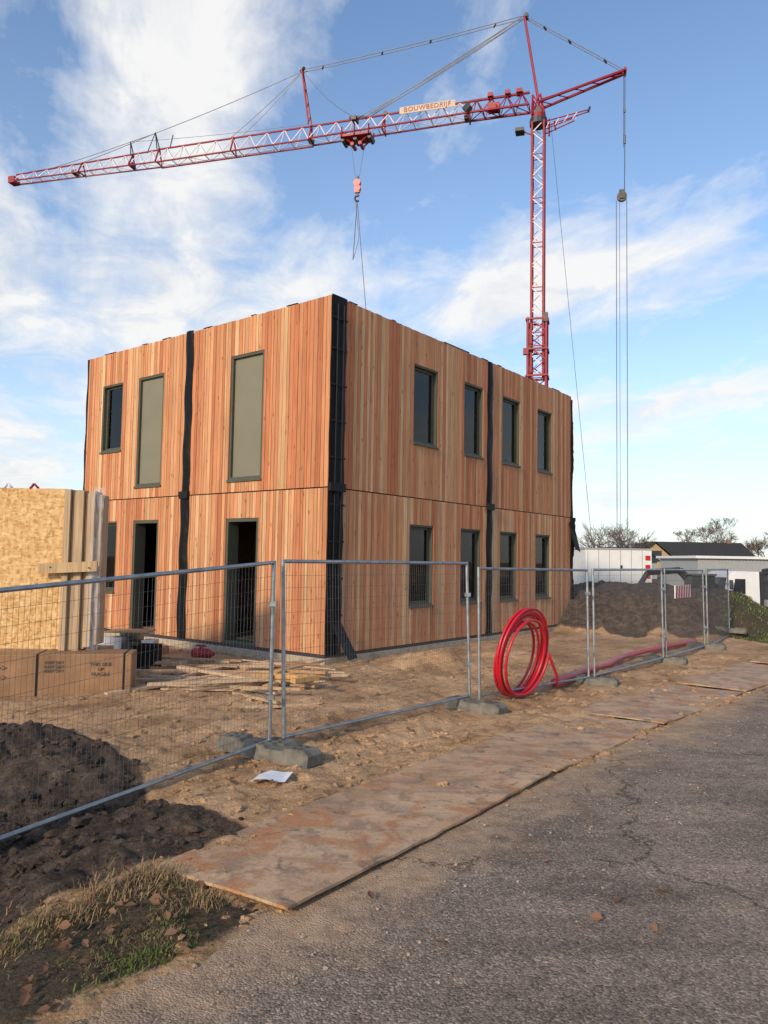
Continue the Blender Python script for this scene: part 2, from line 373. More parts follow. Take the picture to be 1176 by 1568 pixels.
# road
def resample(P,st):
    out=[]
    for (a,b),(c,d) in zip(P,P[1:]):
        L=math.hypot(c-a,d-b);n=max(1,int(L/st))
        for k in range(n): out.append((a+(c-a)*k/n,b+(d-b)*k/n))
    out.append(P[-1]);return out
RE=resample(EDGE,.25);ws=[-.15,0,.1,.2,.35,.5,.75,1,1.4,2,3,5,8,14]
rv=[];re=[]
for (x,y) in RE:
    for w in ws:
        rv.append((x+.77*w,y-.64*w,.0+.02*min(1,max(0,w/2))));re.append(max(0,1-w/1.0) if w<1.0 else 0)
n=len(ws);rf=np.array([[i*n+j,i*n+j+1,(i+1)*n+j+1,(i+1)*n+j] for i in range(len(RE)-1) for j in range(n-1)])[:, ::-1]
rd=npmesh('road',np.array(rv),rf,M_asph)
a=rd.data.attributes.new('edge','FLOAT','POINT');a.data.foreach_set('value',np.array(re,dtype=np.float32))

# steel road plates
def plate(c,th=.018,zs=(.03,.03,.03,.03)):
    mb=MB();N=28;W=10;P=[V((*c[k],zs[k])) for k in range(4)]
    top=[]
    for i in range(N+1):
        for j in range(W+1):
            u=i/N;w=j/W
            p=(P[0]*(1-w)+P[1]*w)*(1-u)+(P[3]*(1-w)+P[2]*w)*u
            p.z+=.012*math.sin(u*5+w*2)+.003*random.random()
            if j in(0,W) or i in(0,N): p+=V((random.uniform(-.008,.008),random.uniform(-.008,.008),0))
            top.append(p)
    mb.v=top+[p-V((0,0,th)) for p in top];K_=len(top);M=W+1
    for i in range(N):
        for j in range(W):
            q=[i*M+j,i*M+j+1,(i+1)*M+j+1,(i+1)*M+j];mb.f.append(q);mb.f.append([K_+t for t in q[::-1]])
    rim=[j for j in range(M)]+[i*M+W for i in range(1,N+1)]+[N*M+j for j in range(W-1,-1,-1)]+[i*M for i in range(N-1,0,-1)]
    for k in range(len(rim)):
        a_,b_=rim[k],rim[(k+1)%len(rim)];mb.f.append([a_,K_+a_,K_+b_,b_])
    mb.m=[0]*len(mb.f);mb.c=[(1,1,1,1)]*len(mb.f)
    return mb.build('steel_road_plate',[M_plate])
plate([(-1.42,4.9),(-.5,4.36),(1.62,7.22),(.70,7.86)],zs=(.05,.045,.055,.06))
plate([(.66,7.78),(1.66,7.28),(3.42,9.45),(2.45,10.1)],zs=(.045,.035,.035,.035))
plate([(2.55,10.2),(3.50,9.5),(5.6,11.9),(4.7,12.7)],zs=(.035,.035,.03,.03))
plate([(4.85,12.85),(5.7,12.0),(8.2,14.7),(7.4,15.6)],zs=(.035,.035,.03,.03))
plate([(7.55,15.7),(8.35,14.85),(11.0,17.5),(10.3,18.4)],zs=(.04,.04,.04,.04))

# clods
def icos(n):
    import bmesh
    bm=bmesh.new();bmesh.ops.create_icosphere(bm,subdivisions=n,radius=1);bm.verts.ensure_lookup_table()
    v=np.array([x.co[:] for x in bm.verts]);f=np.array([[q.index for q in x.verts] for x in bm.faces]);bm.free();return v,f
IV,IF=icos(2)
def scatter(name,mat,pts,smin,smax,flat=.6,jit=.8,zmin=None):
    P=[];F=[];k=0
    H=height(np.array([p[0] for p in pts]),np.array([p[1] for p in pts]))
    for (x,y),h in zip(pts,H):
        if zmin is not None: h=max(h,zmin)
        s=smin+(smax-smin)*random.random()**4
        v=IV*(1+jit*(rng.random((len(IV),1))-.5))
        v=v*np.array([s*(.6+.8*random.random()),s*(.6+.8*random.random()),s*flat])
        t=random.random()*6.28;c,q=math.cos(t),math.sin(t)
        v=np.stack([v[:,0]*c-v[:,1]*q,v[:,0]*q+v[:,1]*c,v[:,2]],1)+np.array([x,y,h+s*flat*.15])
        P.append(v);F.append(IF+k);k+=len(IV)
    o=npmesh(name,np.concatenate(P),np.concatenate(F),mat,False);return o
def inpoly(n,x0,x1,y0,y1,P,neg=()):
    out=[]
    while len(out)<n:
        x=rng.uniform(x0,x1,4000);y=rng.uniform(y0,y1,4000);m=sdpoly(x,y,P)>0
        for N in neg:m&=sdpoly(x,y,N)<-.03
        out+=list(zip(x[m],y[m]))
    return out[:n]
def zoneattr(o,c): 
    a=o.data.attributes.new('zone','FLOAT_COLOR','POINT');a.data.foreach_set('color',list(c)*len(o.data.vertices))
pts=inpoly(2600,-6,-.9,3.4,9.4,DARK)
zoneattr(scatter('soil_clods',M_ground,pts,.008,.065),(1,0,0,1))
SANDP=[(-6,9.5),(-3.6,9),(-2.2,7.4),(-1.5,6.2),(-.6,6),(-1.5,5),(-.4,4.5),(6,12),(9,18),(0,17),(-1.5,14),(-7,17)]
EDGEP=[(-1.3,3.5),(-.3,4.3),(6.6,12.4),(6.0,12.9),(-.7,4.7)]
pts=inpoly(2200,-5,8,4.5,15,SANDP,[])
pts+=inpoly(1000,-2,3,4.5,9,SANDP,[])+inpoly(700,-2,7,3,13,EDGEP)
zoneattr(scatter('sand_clods',M_ground,pts,.005,.045),(0,0,0,1))
scatter('road_grit',simple('grit',(.32,.25,.19),.9,0,.5,30),inpoly(900,-1.5,7,2.6,13,[(-1.4,3.3),(0,2.9),(7.5,12),(6.3,12.6),(2,7.75)]),.004,.011,.7,zmin=.012)

# grass + leaves
mb=MB()
def blade(x,y,z,L,w,c,up=1):
    t=random.random()*6.28;l=random.uniform(.2,1.1)*L;dx,dy=math.cos(t),math.sin(t)
    p=V((x,y,z));s=V((-dy*w,dx*w,0));m=p+V((dx*l*.4,dy*l*.4,L*.55*up));e=p+V((dx*l,dy*l,L*random.uniform(.4,1)*up))
    b=len(mb.v);mb.v+=[p-s,p+s,m+s*.7,m-s*.7,e];mb.f+=[[b,b+1,b+2,b+3],[b+3,b+2,b+4]];mb.m+=[0,0];mb.c+=[c,c]
gp=inpoly(20000,-4.5,-.5,2.2,5.1,GRASS)
gx=np.array([p[0] for p in gp]);gy=np.array([p[1] for p in gp])
gh=height(gx,gy);cl=fbm(gx,gy,1.8,4,40);c2=fbm(gx,gy,2.6,3,77)
for (x,y),h,c,d in zip(gp,gh,cl,c2):
    if random.random()<.42-d*2.6: continue
    q=random.random()
    green=(c>.0 and q<.75) or q<.12
    f=random.uniform(.6,1.2)
    col=(.105*f,.155*f,.03*f,1) if green else (.24*f,.165*f,.08*f,1)
    blade(x,y,h-.005,random.uniform(.02,.065) if green else random.uniform(.02,.06),.003,col,.9 if green else .5)
gp=inpoly(5000,8.5,16,19.3,27,GRASS2)
gh=height(np.array([p[0] for p in gp]),np.array([p[1] for p in gp]))
for (x,y),h in zip(gp,gh):
    blade(x,y,h-.01,random.uniform(.05,.12),.012,(random.uniform(.10,.2),random.uniform(.15,.23),.05,1))
for cx,cy in[(-1.35,4.78),(-1.75,4.35),(-1.55,4.6),(-1.05,4.55),(-1.95,4.0),(-2.3,3.8)]:
    z0_=gz(cx,cy)
    for _ in range(300):
        x=cx+random.gauss(0,.13);y=cy+random.gauss(0,.08);f=random.uniform(.7,1.2);blade(x,y,z0_-.01,random.uniform(.04,.12),.0028,(.30*f,.20*f,.10*f,1),.75)
mb.build('grass',[M_col],colattr=True)
mb=MB()
for x,y in inpoly(170,-3.2,-.6,2.8,4.9,GRASS)+inpoly(20,-1,3,3,8,ROADP)+inpoly(25,-3,2,5,9,SANDP):
    z=max(gz(x,y),.0)+.03;t=random.random()*6.28;s=random.uniform(.015,.042);f=random.uniform(.4,1.1);c=(.22*f,.115*f,.065*f,1)
    a=V((math.cos(t),math.sin(t),random.uniform(-.4,.4)))*s;b=V((-math.sin(t),math.cos(t),random.uniform(-.5,.5)))*s*.6;p=V((x,y,z))
    mb.poly([p-a,p-b*.8-a*.3,p-b+a*.3,p+a],0,c);mb.poly([p+a,p+b+a*.2+V((0,0,s*.4)),p+b*.9-a*.4+V((0,0,s*.3)),p-a],0,c)
mb.build('fallen_leaves',[M_col],colattr=True)

# ------------------------------------------------------------------ building
az=math.radians(37.9)
dR=V((math.sin(az),math.cos(az),0));dL=V((-dR.y,dR.x,0));UP=V((0,0,1))
C=V((-1.07,14.3,0))
house=empty('timber_modular_house')
LW,RW=8.42,10.95
ZT,ZS,ZB=7.04,3.34,.19
winL=[(6.82,7.70,4.56,6.24),(6.87,7.67,1.10,2.81)]
panL=[(5.17,6.17,3.63,6.25),(1.81,2.83,3.61,6.27)]
dorL=[(5.20,6.19,ZB,2.82),(1.85,2.86,ZB,2.80)]
winR=[(a,b,4.55,6.30) for a,b in((2.70,3.65),(4.78,5.67),(6.66,7.62),(8.65,9.58))]+[(a,b,1.0,2.76) for a,b in((2.62,3.54),(4.68,5.62),(6.57,7.50),(8.56,9.48))]
pal=[(.56,.25,.12),(.59,.28,.135),(.53,.215,.10),(.60,.33,.17),(.57,.265,.125),(.54,.235,.11),(.64,.41,.22),(.47,.175,.08),(.58,.30,.145)]
def fp(o,d,n,t,k,z): return o+d*t+n*k+UP*z
def cladding(mb,o,d,n,t0,t1,z0,z1,ops):
    t=t0
    while t<t1-.02:
        w=random.choice([.075,.095,.11,.13]);
        if t+w>t1-.05: w=t1-t
        c=random.choice(pal);f=random.uniform(.86,1.10);col=(c[0]*f,c[1]*f,c[2]*f,random.random())
        pr=random.uniform(0,.005);dz=random.uniform(-.006,.008)
        xs_=sorted({t,t+w}|{e for op in ops for e in op[:2] if t<e<t+w and op[2]<z1 and op[3]>z0})
        for a_,b_ in zip(xs_,xs_[1:]):
            m=(a_+b_)/2;cuts=sorted([(op[2],op[3]) for op in ops if op[0]<m<op[1] and op[2]<z1 and op[3]>z0])
            z=z0;seg=[]
            for q0,q1 in cuts:
                if q0>z+.01: seg.append((z,q0))
                z=q1
            if z<z1: seg.append((z,z1+(dz if z1>5 else 0)))
            g0=.005 if a_==xs_[0] else 0;g1=.005 if b_==xs_[-1] else 0
            for q0,q1 in seg:
                mb.box(fp(o,d,n,a_+g0,0,q0),d*(b_-a_-g0-g1),n*(.022+pr),UP*(q1-q0),0,col)
        t+=w
def shell(mb,o,d,n,t0,t1,z0,z1,ops,th=.3):
    xs_=sorted({t0,t1}|{e for op in ops for e in op[:2]});zs_=sorted({z0,z1}|{e for op in ops for e in op[2:4] if z0<=e<=z1})
    for a_,b_ in zip(xs_,xs_[1:]):
        for c_,e_ in zip(zs_,zs_[1:]):
            m,k=(a_+b_)/2,(c_+e_)/2
            if any(op[0]<m<op[1] and op[2]<k<op[3] for op in ops): continue
            mb.box(fp(o,d,n,a_,-.002,c_),d*(b_-a_),-n*th,UP*(e_-c_),0)
sh=MB();cb=MB()
nL=-dR;nR=-dL
opsL=winL+panL+dorL
shell(sh,C,dL,nL,0,LW,ZB,ZT-.03,opsL)
shell(sh,C+dR*.3,dR,nR,0,RW-.3,ZB,ZT-.03,[(a-.3,b-.3,c,d) for a,b,c,d in winR])
shell(sh,C+dR*RW,dL,dR,.3,LW,ZB,ZT-.03,[])
shell(sh,C+dL*LW,dR,dL,.3,RW-.3,ZB,ZT-.03,[])
sh.box(C+dR*.3+dL*.3+UP*(ZT-.35),dR*(RW-.6),dL*(LW-.6),UP*.2)
sh.build('wall_shell',[M_black],house)
for z0,z1 in((ZB+.01,ZS-.010),(ZS+.014,ZT)):
    cladding(cb,C,dL,nL,-.02,4.12,z0,z1,opsL)
    cladding(cb,C,dL,nL,4.37,LW-.04,z0,z1,opsL)
    cladding(cb,C,dR,nR,.42,5.90,z0,z1,winR)
    cladding(cb,C,dR,nR,6.13,RW-.05,z0,z1,winR)
    cladding(cb,C+dR*RW,dL,dR,0,LW,z0,z1,[])
    cladding(cb,C+dL*LW,dR,dL,0.02,RW,z0,z1,[])
cb.build('cladding_boards',[M_board],house,colattr=True)
it=MB()
it.box(C+dR*.31+dL*.31+UP*(ZB+.002),dR*(RW-.62),dL*(LW-.62),UP*.1,0)
it.box(C+dR*.31+dL*.31+UP*3.2,dR*(RW-.62),dL*(LW-.62),UP*.2,0)
it.box(C+dR*3.2+dL*.35+UP*.3,dR*.1,dL*(LW-.7),UP*6.3,0)
it.box(C+dR*.35+dL*4.2+UP*.3,dR*(2.8),dL*.12,UP*6.3,0)
for k in range(9):
    it.box(C+dR*1.5+dL*(1.0+k*.32)+UP*.3,dR*.07,dL*.045,UP*2.6,1)
it.build('interior_walls',[M_interior,M_stud],house)
def ring(mb,o,d,n,t0,t1,z0,z1,w,k0,k1,mi=0):
    mb.box(fp(o,d,n,t0,k0,z0),d*w,n*(k1-k0),UP*(z1-z0),mi)
    mb.box(fp(o,d,n,t1-w,k0,z0),d*w,n*(k1-k0),UP*(z1-z0),mi)
    mb.box(fp(o,d,n,t0+w,k0,z0),d*(t1-t0-2*w),n*(k1-k0),UP*w,mi)
    mb.box(fp(o,d,n,t0+w,k0,z1-w),d*(t1-t0-2*w),n*(k1-k0),UP*w,mi)
fr=MB();gl=MB();cu=MB()
def window(o,d,n,op,side):
    t0,t1,z0,z1=op;e=.003
    ring(fr,o,d,n,t0+e,t1-e,z0+e,z1-e,.04,-.20,.012)
    ring(fr,o,d,n,t0+.044,t1-.044,z0+.044,z1-.044,.05,-.13,-.07)
    gl.box(fp(o,d,n,t0+.09,-.105,z0+.09),d*(t1-t0-.18),n*.006,UP*(z1-z0-.18))
    fr.box(fp(o,d,n,t0-.01,.0275,z0-.045),d*(t1-t0+.02),n*.03,UP*.045)
    cu.box(fp(o,d,n,t0-.05,-.36,z0-.1),d*(t1-t0+.1),n*.03,UP*(z1-z0+.2),0)
    if side:
        a_=random.uniform(.14,.24);cu.box(fp(o,d,n,t1-.10-a_,-.30,z0+.05),d*a_,n*.01,UP*(z1-z0-.1),1)
        cu.box(fp(o,d,n,t0+.12,-.28,z0+.1),d*.06,n*.01,UP*(z1-z0-.2),1)
        if random.random()<.6: cu.box(fp(o,d,n,t0+.1,-.29,z0+.1),d*(t1-t0-.2),n*.01,UP*random.uniform(.15,.5),1)
for op in winL: window(C,dL,nL,op,False)
for op in winR: window(C,dR,nR,op,True)
for t0,t1,z0,z1 in panL:
    ring(fr,C,dL,nL,t0+.003,t1-.003,z0+.003,z1-.003,.055,-.2,.012)
    fr.box(fp(C,dL,nL,t0+.058,-.1,z0+.058),dL*(t1-t0-.116),nL*.05,UP*(z1-z0-.116),1)
    fr.box(fp(C,dL,nL,t0-.02,.0275,z0-.05),dL*(t1-t0+.04),nL*.03,UP*.05,0)
for t0,t1,z0,z1 in dorL:
    ring(fr,C,dL,nL,t0+.003,t1-.003,z0+.003,z1-.003,.07,-.28,.012)
fr.build('window_frames',[M_frame,M_panel],house,bevel=.004)
gl.build('window_panes',[M_glass],house)
cu.build('window_interiors',[M_curtain,M_white],house)
mem=MB()
def strip(o,d,n,t0,t1,z0,z1,k=.012,amp=.03,seed=0):
    N=int((z1-z0)/.08);W=5
    b=len(mem.v)
    for i in range(N+1):
        for j in range(W+1):
            u=j/W;z=z0+(z1-z0)*i/N;bul=math.sin(math.pi*u)
            kk=k+amp*bul*(.5+.5*math.sin(z*2.3+seed)+.5*random.random())
            tt=t0+(t1-t0)*u+.018*math.sin(z*5+seed+u)
            mem.v.append(fp(o,d,n,tt,kk,z))
    for i in range(N):
        for j in range(W):
            q=b+i*(W+1)+j;mem.f.append([q,q+1,q+W+2,q+W+1]);mem.m.append(0);mem.c.append((1,1,1,1))
strip(C,dR,nR,-.01,.42,ZB,ZS-.02,.03,.03,1);strip(C,dR,nR,-.01,.42,ZS+.02,ZT+.03,.028,.02,2)
strip(C,dL,nL,4.09,4.40,ZB,ZS,.03,.05,3);strip(C,dL,nL,4.11,4.38,ZS,ZT+.03,.028,.03,4)
strip(C,dR,nR,5.87,6.16,ZB,ZS,.03,.05,5);strip(C,dR,nR,5.88,6.15,ZS,ZT+.0,.028,.03,6)
strip(C,dR,nR,RW-.10,RW+.1,ZB,ZS,.03,.10,7);strip(C,dR,nR,RW-.09,RW+.06,ZS,ZT-.1,.03,.05,8)
strip(C,dL,nL,LW-.05,LW+.06,3.6,ZT,.01,.02,9);strip(C,dL,nL,LW-.05,LW+.03,ZB,3.5,.01,.02,9)
mem.build('membrane_strips',[M_black],house,smooth=True)
st=MB()
for z in(.9,1.6,2.3,3.0,3.9,4.6,5.3,6.0,6.6):
    st.box(fp(C,dR,nR,-.01,.06,z),dR*.42,nR*.012,UP*.035,0)
st.tube(fp(C,dR,nR,.12,.07,ZB),fp(C,dR,nR,.12,.07,6.9),.012,6,0);st.tube(fp(C,dR,nR,.3,.07,ZB),fp(C,dR,nR,.3,.07,6.9),.012,6,0)
for (d,n,t,w) in((dL,nL,4.245,.30),(dR,nR,6.01,.30),(dR,nR,.19,.44)):
    st.box(fp(C,d,n,t-w/2,.02,ZS-.07),d*w,n*.08,UP*.16,0)
for t,w_ in((.5,.25),(1.9,.12),(3.9,1.1),(5.6,.3),(6.4,.2),(8.2,.15),(9.6,.5)):
    st.box(fp(C,dR,nR,t,-.22,ZT+.010),dR*w_,nR*.25,UP*.012,0)
for t,w_ in((.9,.3),(2.1,.15),(3.5,.3),(5.0,.3),(5.9,.2),(7.2,.5)):
    st.box(fp(C,dL,nL,t,-.22,ZT+.010),dL*w_,nL*.25,UP*.012,0)
st.poly([fp(C,dR,nR,.1,.06,.75),fp(C,dR,nR,.38,.06,.8),fp(C,dR,nR,.62,.30,.12),fp(C,dR,nR,.3,.35,.1)],0)
st.poly([fp(C,dR,nR,10.7,.05,3.2),fp(C,dR,nR,11.0,.05,3.25),fp(C,dR,nR,11.1,.25,2.3),fp(C,dR,nR,10.8,.2,2.4)],0)
st.build('straps_and_caps',[M_strap],house)
fo=MB()
fo.box(C+dR*-.04+dL*-.04-UP*.3,dR*(RW+.08),dL*(LW+.05),UP*(.3+ZB-.06),0)
fo.box(C+UP*(ZB-.06),dR*(RW),dL*(LW),UP*.058,1)
fo.build('foundation',[M_conc,M_dark],house,bevel=.01)

# ------------------------------------------------------------------ crane
crane=empty('tower_crane')
cd=V((-.9636,.2674,0));cn=V((.2674,.9636,0));CO=V((8.47,42,0))
def K(s,z,w=0): return CO+cd*s+cn*w+UP*z
cr=MB() # 0 red 1 lace 2 dark
def mast(z0,z1,h,r,rl,pitch,lm):
    cs=[(h,h),(h,-h),(-h,-h),(-h,h)]
    for a_,b_ in cs: cr.tube(K(a_,z0,b_),K(a_,z1,b_),r,6,0)
    n=int((z1-z0)/pitch);p=(z1-z0)/n
    for i in range(n):
        for k in range(4):
            A,B=cs[k],cs[(k+1)%4]
            if i%2: A,B=B,A
            cr.tube(K(A[0],z0+i*p,A[1]),K(B[0],z0+(i+1)*p,B[1]),rl,4,lm,cap=False)
        if i%4==0:
            for k in range(4):
                A,B=cs[k],cs[(k+1)%4];cr.tube(K(A[0],z0+i*p,A[1]),K(B[0],z0+i*p,B[1]),rl,4,0,cap=False)
mast(1.0,15.6,.5,.075,.04,.8,0);mast(12.2,27.0,.33,.07,.03,.62,1)
for z in(15.5,13.8,12.3):
    for a_ in(-.58,.58):
        cr.tube(K(a_,z,-.58),K(a_,z,.58),.07,4,0);cr.tube(K(-.58,z,a_),K(.58,z,a_),.07,4,0)
cr.box(K(-.6,15.3,-.62),cd*.25,cn*.25,UP*.5,2);cr.box(K(.45,13.5,-.62),cd*.3,cn*.25,UP*.35,0)
cr.tube(K(0,26.9),K(0,27.25),.5,14,2);cr.tube(K(0,27.25),K(0,27.5),.42,14,0)
for a_ in(-.35,.35):
    for b_ in(-.35,.35):
        cr.tube(K(a_,27.4,b_),K(.1+a_*.6,28.6,b_*.8),.06,5,0)
        cr.tube(K(a_,27.4,b_),K(.1-a_*.6,28.6,b_*.8),.04,5,0)
cr.box(K(-.3,27.55,-.3),cd*.5,cn*.6,UP*.35,2);cr.box(K(1.3,26.6,-.3),-cd*.5,cn*.6,UP*.2,2)
cr.tube(K(.33,26.4),K(1.0,26.75),.05,5,0)
def jib(s0,s1,zt0,zt1,zb0,zb1,hw0,hw1,pitch,lm,rc=.065,rl=.03):
    n=max(1,int((s1-s0)/pitch));L=lambda a,b,u:a+(b-a)*u
    T=lambda u:K(L(s0,s1,u),L(zt0,zt1,u));B=lambda u,k:K(L(s0,s1,u),L(zb0,zb1,u),k*L(hw0,hw1,u))
    cr.tube(T(0),T(1),rc,6,0)
    for k in(-1,1): cr.tube(B(0,k),B(1,k),rc*.9,6,0)
    for i in range(n):
        u0,um,u1=i/n,(i+.5)/n,(i+1)/n
        for k in(-1,1):
            cr.tube(B(u0,k),T(um),rl,4,lm,cap=False);cr.tube(T(um),B(u1,k),rl,4,lm,cap=False)
        cr.tube(B(u0,-1),B(u0,1),rl,4,lm,cap=False);cr.tube(B(u0,-1 if i%2 else 1),B(u1,1 if i%2 else -1),rl*.8,4,lm,cap=False)
jib(.5,4.0,28.95,28.93,28.0,28.0,.45,.45,.85,0,.08,.035)
jib(4.0,13.9,28.93,28.82,28.0,27.82,.45,.42,1.1,1)
jib(13.9,24.6,28.82,28.75,27.75,27.68,.42,.38,1.1,1,.06)
jib(24.6,35.9,28.72,28.40,27.72,27.85,.36,.28,1.0,1,.055,.025)
for s in(4.0,9.2,13.9,19.2,24.6,26.6,30.5):
    for k in(-1,1): cr.tube(K(s,28.85 if s<25 else 28.6),K(s,27.75,k*.42),.055,5,0)
    cr.tube(K(s,27.78,-.42),K(s,27.78,.42),.05,5,0)
for s in(13.9,26.6,31.0,4.1): cr.box(K(s-.12,27.8,-.25),cd*.28,cn*.5,UP*.25,2)
cr.tube(K(3.9,28.35,-.5),K(4.15,28.1,-.5),.26,10,2)
cr.box(K(35.8,27.75,-.3),cd*.5,cn*.6,UP*.45,0)
for k in(-.3,.3):
    cr.tube(K(0,28.3,k),K(.82,33.58,k*.25),.07,6,0)
    cr.tube(K(-.1,28.1,k*1.3),K(-4.73,29.34,k*.6),.08,6,0)
for i in range(6):
    u=i/6;w=.3*(1-u)+.08*u;cr.tube(K(.82*u,28.3+5.28*u,-w),K(.82*u+.1,28.3+5.28*(u+.1),w),.03,4,0)
for i in range(5):
    u=i/5;w=.39*(1-u)+.18*u;cr.tube(K(-.1-4.6*u,28.1+1.2*u,-w),K(-.1-4.6*(u+.15),28.1+1.2*(u+.15),w),.03,4,0)
cr.tube(K(-.2,28.45),K(-4.6,29.30),.04,5,0)
cr.tube(K(.7,33.55,-.2),K(.7,33.55,.2),.12,8,2);cr.tube(K(-4.73,29.34,-.35),K(-4.73,29.34,.35),.09,8,0)
for k in(-.2,.2):
    cr.tube(K(13.97,28.8,k*1.6),K(14.59,32.58,k*.5),.055,6,0)
cr.tube(K(14.4,32.55,-.18),K(14.75,32.6,.18),.11,6,2)
for i in range(4):
    u=i/4;cr.tube(K(13.97+.62*u,28.9+3.7*u,-.28+.15*u),K(13.97+.62*(u+.2),28.9+3.7*(u+.2),.28-.18*u),.028,4,0)
cr.tube(K(24.64,28.7,.2),K(24.93,29.94),.04,5,2);cr.tube(K(24.64,28.7,-.2),K(24.93,29.94),.04,5,2);cr.tube(K(25.5,28.6),K(24.93,29.94),.03,5,2)
cr.tube(K(26.6,28.5,.2),K(26.79,29.57),.04,5,2);cr.tube(K(26.6,28.5,-.2),K(26.79,29.57),.04,5,2)
cr.tube(K(23.8,28.75),K(23.6,29.6),.035,5,2)
for k in(-.25,.25):
    cr.tube(K(-.4,26.95,k),K(-2.75,27.38,k*.4),.035,5,0);cr.tube(K(-.4,26.5,k),K(-2.0,27.0,k*.6),.035,5,0)
    for i in range(4): cr.tube(K(-.4-.5*i,26.5+.14*i,k*.8),K(-.65-.5*i,27.0+.09*i,k*.8),.022,4,1)
cr.tube(K(-.9,27.05),K(-.95,26.5),.05,5,0);cr.tube(K(-2.75,27.3),K(-2.85,27.6),.06,5,2);cr.tube(K(-.6,26.2),K(-.6,27.2),.05,5,0)
cr.box(K(9.9,27.55,-.55),cd*1.9,cn*1.1,UP*.13,0)
for s in(10.0,10.9,11.7):
    for k in(-.55,.55): cr.tube(K(s,27.55,k),K(s,28.15,k),.05,5,0)
    cr.tube(K(s,27.45,-.4),K(s,27.45,.4),.12,8,2)
for a_,b_ in((10.2,10.7),(11.5,11.0)):
    for k in(-.3,.3): cr.tube(K(a_,27.5,k),K(b_,27.1,k),.05,5,0)
cr.tube(K(10.6,27.15,-.35),K(10.6,27.15,.35),.12,8,0);cr.tube(K(11.1,27.15,-.35),K(11.1,27.15,.35),.12,8,0)
cr.tube(K(10.4,28.9),K(11.4,29.0),.10,6,2);cr.box(K(10.9,28.7,-.3),cd*.3,cn*.6,UP*.25,2)
cr.tube(K(9.1,28.95,-.1),K(9.1,28.95,.1),.14,8,2)
for s,b_ in((.9,.35),(1.6,.3),(2.6,.3)): cr.box(K(s,28.95,-.25),cd*b_,cn*.5,UP*.22,0)
cr.box(K(2.2,28.15,-.3),cd*.7,cn*.6,UP*.35,0)
cr.tube(K(10.82,24.82,-.12),K(10.82,24.82,.12),.22,12,3);cr.tube(K(10.80,24.45,-.12),K(10.80,24.45,.12),.2,12,3);cr.box(K(10.66,24.2,-.1),cd*.3,cn*.2,UP*.6,3)
hk=[K(10.8+.15*math.sin(t),23.85-.18*math.cos(t)+0) for t in [i*.35 for i in range(-2,12)]]
cr.tube(K(10.8,24.2),K(10.8,23.95),.07,6,2);cr.path(hk,.06,6,2)
cr.tube(K(10.8,25.1),K(10.8,25.25),.06,6,2)
cr.bx(6.9,12.9,40.0,43.2,.35,.6,2);
for x in(6.8,12.4):
    for y in(39.8,42.8): cr.bx(x,x+.6,y,y+.6,-.8,.4,2)
cr.build('steelwork',[M_red,M_lace,M_dark,M_bred],crane)
bl=MB()
for i in range(3): bl.bx(11.6,13.8,39.9,41.8,.62+i*.42,1.0+i*.42,0)
bl.build('ballast_blocks',[M_conc],crane,bevel=.03)
ca=MB();R_=.02
def cable(a_,b_,r=R_,sag=0,n=8,w=0):
    P=[]
    for i in range(n+1):
        u=i/n;P.append(K(a_[0]+(b_[0]-a_[0])*u,a_[1]+(b_[1]-a_[1])*u-sag*4*u*(1-u),w))
    ca.path(P,r,4)
ap=(.82,33.55)
for w in(-.12,.12):
    cable(ap,(14.55,32.5),.022,.1,8,w);cable(ap,(-4.73,29.34),.022,0,4,w)
    cable(ap,(10.4,28.85),.026,.05,6,w);cable(ap,(10.9,28.85),.02,.25,8,w)
cable((14.55,32.5),(24.93,29.9),.022,.1);cable((24.93,29.9),(26.79,29.55),.022);cable((24.93,29.9),(31.0,28.5),.022,.05);cable((26.79,29.55),(33.5,28.45),.02,.05)
cable((14.55,32.5),(10.9,28.9),.018,.4);cable((14.55,32.5),(18.6,28.85),.018,.15);cable((14.55,32.5),(19.4,28.85),.018,.1)
cable((26.79,29.55),(14.2,29.0),.014,.1)
cable((1,27.85),(35.5,27.6),.014,.15)
cable((-4.73,29.3),(-4.69,22.4),.026);cable((-4.66,29.3),(-4.64,25),.018)
cable((-4.25,22.0),(-4.25,2.9),.02,0,2);cable((-4.80,22.0),(-4.80,2.9),.02,0,2);cable((-4.42,22.0),(-4.42,2.9),.013,0,2)
cable((-.7,26.9),(-2.95,3.0),.014,.0,2)
cable((10.45,27.1),(10.78,24.9),.016,0,2,.1);cable((11.2,27.1),(10.88,24.9),.016,0,2,-.1)
ca.tube(K(-4.70,25.7),K(-4.70,25.2),.07,6);ca.tube(K(-4.70,27.2),K(-4.70,27.0),.06,6)
for u in(.2,.45,.8): ca.tube(K(.82-5.55*u,33.55-4.21*u,-.12),K(.82-5.55*(u+.02),33.55-4.21*(u+.02),.12),.06,6)
for u in(.12,.4,.62,.9): ca.tube(K(.82+13.7*u,33.45-1.05*u,-.12),K(.82+13.7*(u+.01),33.45-1.05*u,.12),.05,6)
cable((10.8,23.7),(11.0,20.05),.035,0,6);cable((10.9,23.7),(10.65,21.4),.02,0,6);cable((10.65,21.4),(11.0,20.05),.02,.1,4);cable((10.8,23.7),(10.12,16.9),.03,0,6);cable((10.12,16.9),(10.0,7.5),.03,0,4)
ca.build('cables',[M_cable],crane)
pu=MB();pu.tube(K(-4.55,22.2,-.1),K(-4.55,22.2,.1),.27,16,1);pu.tube(K(-4.55,22.2,-.14),K(-4.55,22.2,.14),.14,10,0);pu.box(K(-4.40,22.05,-.16),-cd*.3,cn*.32,UP*.5,0)
pu.build('pulley_block',[M_dark,M_conc2],crane)
bn=MB();bn.box(K(4.75,28.46,-.50),cd*3.35,cn*.03,UP*.42,0);bn.build('banner',[M_cream],crane)
